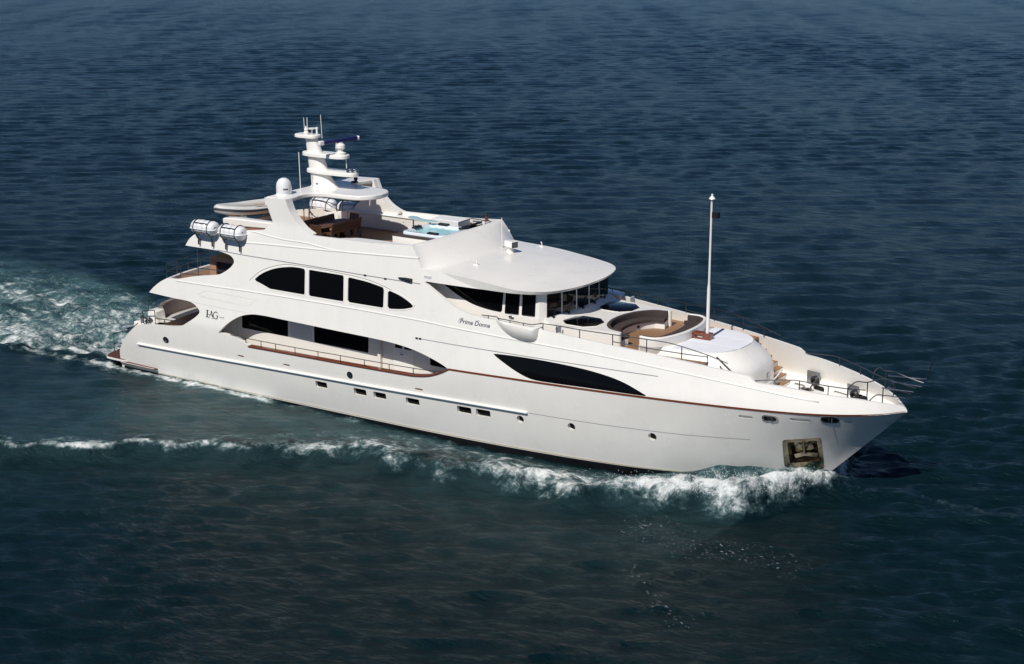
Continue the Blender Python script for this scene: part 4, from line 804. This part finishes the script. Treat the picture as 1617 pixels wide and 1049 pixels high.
# ---- tender
ax=Vector((.33,.95,0)).normalized(); ang=math.atan2(ax.y,ax.x)
TD=thing('inflatable_tender','grey inflatable tender with dark rubbing strip stowed across the aft sundeck','boat',(4.95,-.95,7.15),ang)   # +x runs from its bow to its stern
half=[(3.5,-.72),(2.6,-.74),(1.6,-.70),(.8,-.52),(.3,-.26),(.06,0)]
cl=smooth(half,5); cl=cl+mirror(cl)[1:]
zz=lambda x:.30+.16*max(0,(1.6-x)/1.6)**1.6
mb=MB(); mb.tube([(x,y,zz(x)) for x,y in cl],[.11]+[.20]*(len(cl)-2)+[.11],14); mb.obj('inflatable_tube','tube',TD,ang=70)
mb=MB(); cn=[]
oc=[]
for i,(x,y) in enumerate(cl):
    a=np.array(cl[max(i-1,0)]);b=np.array(cl[min(i+1,len(cl)-1)]);t=(b-a)/np.linalg.norm(b-a); oc.append((x-t[1]*-.0+t[1]*.205*(-1) ,y+t[0]*.205,zz(x)-.03))
oc=[(x,y,z) for x,y,z in oc]
nrm=[]
for i,(x,y) in enumerate(cl):
    a=np.array(cl[max(i-1,0)]);b=np.array(cl[min(i+1,len(cl)-1)]);t=(b-a)/np.linalg.norm(b-a); n1=np.array((t[1],-t[0])); c0=np.array((2.0,0)); 
    if np.dot(n1,np.array((x,y))-c0)<0: n1=-n1
    nrm.append((x+n1[0]*.175,y+n1[1]*.175,zz(x)+.02))
mb.tube(nrm,.06,8); mb.obj('rubbing_strake','tubedark',TD)
mb=MB(); rings=[]
for x,hw,zb in((.25,.06,.28),(.7,.3,.10),(1.4,.5,.0),(2.4,.56,-.04),(3.4,.56,-.04)): rings.append([(x,-hw,.26),(x,-hw*.8,zb+.1),(x,0,zb-.08),(x,hw*.8,zb+.1),(x,hw,.26),(x,0,.22)])
mb.loft(rings); mb.obj('rigid_hull','tan',TD)
mb=MB(); mb.box(3.2,3.27,-.55,.55,.1,.62); mb.obj('stern_board','white',TD); mb=MB(); mb.box(3.2,3.6,-.2,.2,.4,1.1); mb.obj('outboard_motor','black',TD,bevel=.06); mb=MB(); mb.box(2.7,3.05,-.3,.3,.22,.62); mb.obj('console','white',TD,bevel=.06)
mb=MB(); mb.tube(smooth([(3.2,-.80,.50),(2.9,-.84,.47),(2.6,-.83,.5),(2.2,-.84,.46),(1.9,-.82,.48),(1.5,-.78,.45)],4),.018,6); mb.obj('lifeline','black',TD)
mb=MB(); mb.box(1.2,1.3,-.5,.5,-.38,0.05); mb.box(2.7,2.8,-.5,.5,-.38,.05); mb.obj('chock','white',TD)
# ---- person seated at the sundeck helm
PS=thing('person','person in a white shirt sitting behind the sundeck cowl beside dark cushions','person',(17.5,2.80,7.27))
def skinned(name,verts,edges,radii,mat,parent,root=0):
    me=bpy.data.meshes.new(name); me.from_pydata(verts,edges,[]); o=bpy.data.objects.new(name,me); COL.objects.link(o); o.parent=parent
    o.modifiers.new('s','SKIN'); 
    for i,r in enumerate(radii): me.skin_vertices[0].data[i].radius=(r,r*.92); me.skin_vertices[0].data[i].use_root=(i==root)
    m=o.modifiers.new('d','SUBSURF'); m.levels=2; m.render_levels=2
    dg=bpy.context.evaluated_depsgraph_get(); dg.update(); m2=bpy.data.meshes.new_from_object(o.evaluated_get(dg)); m2.name=name
    m2.polygons.foreach_set('use_smooth',[True]*len(m2.polygons)); m2.materials.clear(); m2.materials.append(M[mat])
    o.modifiers.clear(); o.data=m2; return o
bv=[(0,0,.12),(.01,0,.28),(.02,0,.42),(.02,0,.52),(.03,0,.60),(.045,0,.68),(.05,0,.77),(.02,.17,.50),(.06,.21,.28),(.25,.14,.22),(.02,-.17,.50),(.06,-.21,.28),(.25,-.14,.22),(.05,.1,.1),(.42,.1,.10),(.46,.1,-.2),(.05,-.1,.1),(.42,-.1,.10),(.46,-.1,-.2)]
be=[(0,1),(1,2),(2,3),(3,4),(4,5),(5,6),(3,7),(7,8),(8,9),(3,10),(10,11),(11,12),(0,13),(13,14),(14,15),(0,16),(16,17),(17,18)]
br=[.13,.125,.14,.13,.055,.085,.08,.06,.045,.035,.06,.045,.035,.085,.065,.05,.085,.065,.05]
body=skinned('body',bv,be,br,'skin',PS)
sv=[(0,0,.10),(.01,0,.28),(.02,0,.42),(.02,0,.52),(.02,.17,.50),(.05,.205,.34),(.02,-.17,.50),(.05,-.205,.34)]
skinned('shirt',sv,[(0,1),(1,2),(2,3),(3,4),(4,5),(3,6),(6,7)],[.145,.14,.155,.145,.075,.065,.075,.065],'shirt',PS)
skinned('trousers',[(0,0,.08),(.05,.1,.1),(.42,.1,.10),(.455,.1,-.1),(.05,-.1,.1),(.42,-.1,.10),(.455,-.1,-.1)],[(0,1),(1,2),(2,3),(0,4),(4,5),(5,6)],[.14,.095,.075,.065,.095,.075,.065],'trousers',PS)
mb=MB(); mb.ball((.03,0,.765),.105,14,(.95,.85,.85)); mb.obj('hair','hair',PS)
mb=MB(); mb.ball((.125,0,.725),.018,8,(1,.8,1.2)); mb.ball((.118,.032,.752),.009,6); mb.ball((.118,-.032,.752),.009,6); mb.obj('face','skin',PS)

# ============================================================ SEA
def axis(a,b,d,g,gmax,flo,fhi,far):
    m=list(np.arange(a,b+1e-6,d)); s_=d;x=m[-1]
    while x<far: s_=min(s_*g,gmax) if x<fhi else s_*1.25; x+=s_; m.append(x)
    s_=d;x=a
    while x>-far: s_=min(s_*g,gmax) if x>flo else s_*1.25; x-=s_; m.insert(0,x)
    return np.array(m)
gx_=axis(-12,46,.17,1.022,.55,-235,75,9000); gy_=axis(-30,9,.17,1.022,.55,-50,300,12000)
X,Yg=np.meshgrid(gx_,gy_,indexing='ij'); X=X.astype(np.float64)
def fade(d0,d1,d): return np.clip((d1-d)/(d1-d0),0,1)
dist=np.sqrt((X-58)**2+(Yg+57)**2)
Zs=np.zeros_like(X);DX=np.zeros_like(X);DY=np.zeros_like(X)
wind=math.radians(128)
sp_=np.maximum(np.gradient(gx_)[:,None],np.gradient(gy_)[None,:])
for i in range(72):
    lam=.42*(2.9/.42)**(i/71)*rng.uniform(.93,1.07); th=wind+rng.normal(0,.45); k=2*math.pi/lam
    a=.0050*lam**.8*(.9 if lam>1.9 else 1)*rng.uniform(.6,1.3); ph=rng.uniform(0,6.28)
    fd=fade(80+60*lam,140+110*lam,dist)*np.clip((lam/sp_-1.9)/1.2,0,1)
    A_=k*(X*math.cos(th)+Yg*math.sin(th))+ph; c_=np.cos(A_);s_=np.sin(A_)
    Zs+=a*fd*c_; DX-=.8*a*fd*s_*math.cos(th); DY-=.8*a*fd*s_*math.sin(th)
# slow patches of calmer and rougher water
gust=.8+.35*np.sin(X*.05+.7*np.sin(Yg*.043))*np.sin(Yg*.06+1.3)
Zs*=gust
# --- yacht wave system
def sstep(a,b,x):
    t=np.clip((x-a)/(b-a),0,1); return t*t*(3-2*t)
ay=np.abs(Yg); hb=Bh(np.clip(X,0,38),np.zeros_like(X)); stem=(X<35.2)
hb=np.where(X>34.9,0,np.where(X<0,3.3,hb)); dh=ay-hb
hh=np.interp(X,[-6,0,3,9,14,20,25,28.1,29.6,30.6,31.8,33,34.2,35.2,36.2],[-.1,-.08,0,-.02,-.10,-.22,-.34,-.30,-.06,.2,.50,.70,.66,.42,0])
near=np.exp(-(np.clip(dh,0,None)/1.15)**2)*(X>-6)*(X<36.3)
xc=[-60,-30,5.5,9,11.5,13,14.3,16,18,20,22.5,25.2,27.8,29.6,31.2,32.5,33.7,34.8,35.6]
yo=[-48,-33,-14.9,-13.0,-11.9,-10.4,-9.4,-9.0,-8.0,-7.3,-7.0,-7.2,-6.6,-5.6,-5.1,-4.9,-4.6,-3.0,-1.0]
yi=[-45.5,-31,-14.3,-12.2,-10.4,-9.2,-7.9,-6.9,-5.7,-4.6,-4.0,-4.2,-4.4,-3.8,-2.6,-1.8,-1.2,-.5,-.1]
Yo=-np.interp(X,xc,yo); Yi=-np.interp(X,xc,yi); yc=(Yo+Yi)/2
# wavy crest line
wob=.45*np.sin(X*.9+1.)+.3*np.sin(X*2.3)+.2*np.sin(X*4.7+2); wob*=np.clip((33-X)/6,0,1)
Yo=Yo+wob;Yi=Yi+wob*.7;yc=yc+wob*.8
crA=np.interp(X,[-60,0,8,14,22,28,31,33,34.5,35.4,36.2],[.15,.26,.32,.34,.32,.38,.60,.85,.75,.45,0])
dy=ay-(Yo-.45); crest=crA*np.where(dy>0,np.exp(-(dy/.55)**2),np.exp(-(dy/1.5)**2))*(X<36.3)
crest2=-.16*np.exp(-((ay-Yo-1.3)/1.2)**2)*(X<35)
inside_w=(ay<Yo)
calm=1-.55*np.clip((Yo-ay)/1.5,0,1)*np.clip((ay-hb)/.5+.5,0,1)*(X<35)*(X>-40)*(Yg<3.0)
Zs*=calm
wake=hh*near; Zw=np.maximum(wake,0)+np.minimum(wake,0)
cf=np.where(Yg>0,sstep(22,31,X),1.); crest=crest*cf; crest2=crest2*cf; Zs=Zs+np.where(wake>0,np.maximum(wake,crest*(dh>0)),wake+crest)+crest2
# --- foam masks
foam=np.zeros_like(X); aer=np.zeros_like(X)
t=(Yo-ay)/(Yo-Yi+1e-6)     # 0 outer edge .. 1 inner edge
wid=np.interp(X,[-60,0,14,26,33],[.5,.5,.55,.6,.5])
tl=np.clip((X-12)/8,0,1); band_=sstep(-.15-.27*tl,.22+.04*tl,t)*(1-sstep(.25,1.15+1.0*tl,t))
st_=np.interp(X,[-60,-5,6,13,16,22,27,31,35.6,36],[.62,.74,.86,.88,.74,.76,.95,1.15,1.2,0])*(1+(.08*np.sin(X*.71+2)+.07*np.sin(X*1.63)+.06*np.sin(X*3.1+1))*np.clip((26-X)/6,0,1))
far=np.where(Yg>0,sstep(22,31,X),1.); foam=np.maximum(foam,band_*st_*(X<36)*far)
# inner bow sheet lit green water then foam; streaky foam inside the crest
inn_=far*sstep(.5,1.0,t)*sstep(.0,.6,dh)*(X<31)*(X>-30); foam=np.maximum(foam,inn_*np.interp(X,[-30,-5,3,8,12,20,26,30],[.15,.26,.42,.58,.62,.58,.62,.64])*np.exp(-np.clip(t-1,0,9)/1.3))
aer=np.maximum(aer,inn_*np.interp(X,[-20,0,6,12,22,31],[.0,.2,.5,.62,.62,.55])); aer=np.maximum(aer,np.exp(-(dh/1.6)**2)*(X>28.5)*(X<35)*.8)
# thin foam along the hull aft
sd=np.exp(-((dh-.3)/.5)**2)*np.interp(X,[-2,0,2,6,9,12,20,26],[.9,.95,1.0,1.0,.9,.5,.3,.2]); foam=np.maximum(foam,sd*(dh>-.6))
ss=np.exp(-((dh-.8)/.5)**2)*np.interp(X,[-8,-1,3,8,11],[.55,.6,.6,.35,0]); foam=np.maximum(foam,ss*(dh>-.5)*(X<11))
# stern wash
lo=np.interp(X,[-80,-40,-12,-7,-4,-2,0,1.2],[-14,-9,-5.0,-4.2,-3.4,-2.8,-2.9,-2.6]); up=np.interp(X,[-80,-40,-20,-13,-8,-4,0,2.5],[14,11,9.6,9.0,7.2,6.2,4.6,3.8])
u_=np.clip((Yg-lo)/(up-lo),0,1)
ed=sstep(0,.09,(Yg-lo)/(up-lo))*(1-sstep(.86,1.06,(Yg-lo)/(up-lo)))
sw=ed*np.interp(u_,[0,.12,.3,.45,.6,.8,1],[1.02,.98,.80,.74,.78,.60,.45])*np.interp(X,[-90,-40,-20,-8,1.0,2.6],[.35,.66,.82,.95,1.0,.85])*(X<2.6)
sw=np.where((X>.4)&(Yg<3.4),0,sw)
foam=np.maximum(foam,sw); aer=np.maximum(aer,ed*(X<2.5)*1.05); aer=np.maximum(aer,.22*np.exp(-(np.clip(ay-Yo,0,None)/7)**2)*(X>-8)*(X<34)*(ay>Yo-.5)*sstep(-10,4,X))
# far side spray line along the port quarter
ps=np.exp(-((Yg-hb-.5)/.7)**2)*(Yg>0)*(X>0)*(X<8)*.6; foam=np.maximum(foam,ps)
# rough lumps where there is foam
def vnoise(x,y,s,seed):
    r=np.random.default_rng(seed); G=r.random((257,257)); xs=x/s%256; ys=y/s%256; i=xs.astype(int);j=ys.astype(int); fx_=xs-i;fy_=ys-j; fx_=fx_*fx_*(3-2*fx_);fy_=fy_*fy_*(3-2*fy_)
    return (G[i,j]*(1-fx_)*(1-fy_)+G[i+1,j]*fx_*(1-fy_)+G[i,j+1]*(1-fx_)*fy_+G[i+1,j+1]*fx_*fy_)-.5
nz=vnoise(X,Yg,1.6,1)*.34+vnoise(X+3,Yg+9,.75,2)*.24+vnoise(X,Yg,.38,3)*.15
rough=np.clip(foam,0,1.1)*np.where(X<2.6,1.45,np.interp(X,[2.6,20,27,33],[.38,.5,.9,1.5]))*(dist<160)
Zs+=nz*rough*1.05
Zs=np.where((dh<-.25)&(X>1.0)&(X<35),np.minimum(Zs,-.8),Zs)
PX=X+DX*calm;PY=Yg+DY*calm
nx,ny=X.shape
co3=np.stack([PX,PY,Zs],-1).reshape(-1,3).astype(np.float32)
idx=np.arange(nx*ny).reshape(nx,ny); q=np.stack([idx[:-1,:-1],idx[1:,:-1],idx[1:,1:],idx[:-1,1:]],-1).reshape(-1,4).astype(np.int32)
me=bpy.data.meshes.new('sea'); me.vertices.add(len(co3)); me.vertices.foreach_set('co',co3.ravel()); me.loops.add(q.size); me.loops.foreach_set('vertex_index',q.ravel()); me.polygons.add(len(q)); me.polygons.foreach_set('loop_start',np.arange(0,q.size,4,dtype=np.int32)); me.polygons.foreach_set('use_smooth',np.ones(len(q),bool)); me.update(calc_edges=True)
glint=np.zeros_like(X)  # sun glints below the bow, painted into the water colour as white specks
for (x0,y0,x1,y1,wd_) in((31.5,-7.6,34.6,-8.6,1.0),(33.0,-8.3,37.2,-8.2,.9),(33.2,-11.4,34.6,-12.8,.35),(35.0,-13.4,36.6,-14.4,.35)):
    tt=np.clip(((X-x0)*(x1-x0)+(Yg-y0)*(y1-y0))/((x1-x0)**2+(y1-y0)**2),0,1); dd=np.hypot(X-x0-tt*(x1-x0),Yg-y0-tt*(y1-y0)); glint=np.maximum(glint,np.exp(-(dd/(1.7*wd_))**2))
for nm,arr in(('foam',foam),('aerated',aer),('glint',glint)):
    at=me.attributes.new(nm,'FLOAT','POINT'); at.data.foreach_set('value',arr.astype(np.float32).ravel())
sea=bpy.data.objects.new('sea',me); COL.objects.link(sea); sea['kind']='structure'
# sea material
m=bpy.data.materials.new('sea water'); m.use_nodes=True; N=m.node_tree.nodes; Lk=m.node_tree.links; b=N['Principled BSDF']; me.materials.append(m)
def node(t,**k):
    n=N.new(t)
    for a,v in k.items(): setattr(n,a,v)
    return n
geo=node('ShaderNodeNewGeometry'); pos=geo.outputs['Position']
def noise(scale,detail,rough=.55,vec=None,dist=0,stretch=None):
    n=node('ShaderNodeTexNoise'); n.inputs['Scale'].default_value=scale; n.inputs['Detail'].default_value=detail; n.inputs['Roughness'].default_value=rough; n.inputs['Distortion'].default_value=dist
    if stretch:
        mp=node('ShaderNodeMapping'); mp.inputs['Rotation'].default_value=(0,0,math.radians(stretch[0])); mp.inputs['Scale'].default_value=stretch[1]; Lk.new(pos,mp.inputs[0]); Lk.new(mp.outputs[0],n.inputs['Vector'])
    else: Lk.new(pos,n.inputs['Vector'])
    return n.outputs[0]
def math_(op,a,b=None,c=None):
    n=node('ShaderNodeMath',operation=op)
    for i,v in enumerate((a,b,c)):
        if v is None: continue
        if isinstance(v,(int,float)): n.inputs[i].default_value=v
        else: Lk.new(v,n.inputs[i])
    return n.outputs[0]
def mrange(v,a,b_,c=0,d=1,smooth_=True):
    n=node('ShaderNodeMapRange'); n.interpolation_type='SMOOTHSTEP' if smooth_ else 'LINEAR'; n.inputs[1].default_value=a;n.inputs[2].default_value=b_;n.inputs[3].default_value=c;n.inputs[4].default_value=d; Lk.new(v,n.inputs[0]); return n.outputs[0]
af=node('ShaderNodeAttribute',attribute_name='foam').outputs['Fac']; aa=node('ShaderNodeAttribute',attribute_name='aerated').outputs['Fac']
n1=noise(.95,10,.74,dist=.45); n2=noise(3.4,6,.7,dist=.3); n3=noise(.30,4,.6,dist=.8)
nn_=math_('ADD',math_('MULTIPLY',n1,.55),math_('ADD',math_('MULTIPLY',n2,.25),math_('MULTIPLY',n3,.2)))
f0=math_('ADD',math_('MULTIPLY',af,.62),math_('MULTIPLY',math_('SUBTRACT',nn_,.5),3.1))
ffac=math_('MULTIPLY',mrange(f0,.20,.92),mrange(af,.03,.22))
aer_n=math_('MULTIPLY',aa,mrange(n3,.32,.62,.35,1.0))
deep=node('ShaderNodeMix',data_type='RGBA'); deep.inputs['A'].default_value=(.0023,.0115,.0145,1); deep.inputs['B'].default_value=(.046,.100,.108,1); Lk.new(aer_n,deep.inputs['Factor'])
fc=node('ShaderNodeMix',data_type='RGBA'); fc.inputs['A'].default_value=(.16,.27,.28,1); fc.inputs['B'].default_value=(.80,.82,.80,1); Lk.new(mrange(ffac,.1,.9),fc.inputs['Factor'])
cm=node('ShaderNodeMix',data_type='RGBA'); Lk.new(ffac,cm.inputs['Factor']); Lk.new(deep.outputs['Result'],cm.inputs['A']); Lk.new(fc.outputs['Result'],cm.inputs['B'])
glint_a=node('ShaderNodeAttribute',attribute_name='glint').outputs['Fac']; n5=noise(10.,3,.6,stretch=(-35,(.7,1.3,1)))
glint_f=mrange(math_('ADD',n5,math_('ADD',math_('MULTIPLY',glint_a,.10),math_('MULTIPLY',n2,.16))),.80,.87); glint_f=math_('MULTIPLY',glint_f,mrange(glint_a,.1,.8,0,.4))
cm2=node('ShaderNodeMix',data_type='RGBA'); Lk.new(glint_f,cm2.inputs['Factor']); Lk.new(cm.outputs['Result'],cm2.inputs['A']); cm2.inputs['B'].default_value=(.8,.85,.88,1)
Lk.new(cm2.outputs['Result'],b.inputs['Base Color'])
Lk.new(mrange(ffac,0,.6,.15,.75),b.inputs['Roughness']); b.inputs['Specular Tint'].default_value=(.62,.92,1,1); b.inputs['IOR'].default_value=1.16; Lk.new(mrange(ffac,0,.7,.5,.2),b.inputs['Specular IOR Level'])
w1=noise(1.15,6,.62,stretch=(-38,(.55,1.25,1))); w2=noise(3.6,6,.66,stretch=(-30,(.6,1.2,1))); w3=noise(.28,3,.5,stretch=(-38,(.5,1.3,1)))
hgt=math_('ADD',math_('MULTIPLY',w1,.46),math_('ADD',math_('MULTIPLY',w2,.125),math_('MULTIPLY',w3,.06)))
hgt=math_('ADD',hgt,math_('MULTIPLY',math_('MULTIPLY',af,n2),.18))
bp=node('ShaderNodeBump'); bp.inputs['Strength'].default_value=.75; bp.inputs['Distance'].default_value=1.0; Lk.new(hgt,bp.inputs['Height']); Lk.new(bp.outputs[0],b.inputs['Normal'])
# ---- flying spray: many drops thrown up by the bow wave, one mass
dv=[];df=[]
def drop(p,s):
    k=len(dv); 
    for d_ in((1,1,1),(-1,-1,1),(-1,1,-1),(1,-1,-1)): dv.append((p[0]+d_[0]*s*rng.uniform(.6,1.2),p[1]+d_[1]*s*rng.uniform(.6,1.2),p[2]+d_[2]*s*rng.uniform(.6,1.2)))
    df.extend([(k,k+1,k+2),(k,k+3,k+1),(k,k+2,k+3),(k+1,k+3,k+2)])
for _ in range(6000):
    x=35.6-abs(rng.normal(0,2.6)); sg=-1 if rng.random()<.75 else 1
    yo_=-np.interp(x,xc,yo); yi_=-np.interp(x,xc,yi); y=yi_+(yo_-yi_)*rng.beta(3.5,1.3); zb=.7*np.interp(x,[27,31,34.5,35.6],[.5,.8,1,.6])
    z=zb*rng.uniform(.6,1.)+abs(rng.normal(0,.16)); drop((x,sg*(y+rng.normal(0,.15)),z),rng.uniform(.004,.012))
for _ in range(2500):
    x=1-abs(rng.normal(0,7)); y=rng.uniform(np.interp(x,[-20,0],[-5,-2.8]),np.interp(x,[-20,0],[8,4])); drop((x,y,.1+abs(rng.normal(0,.2))),rng.uniform(.004,.012))
sp=link('spray',dv,df,new_mat('white spray',(.8,.83,.84),.6),flat=True); sp['kind']='stuff'
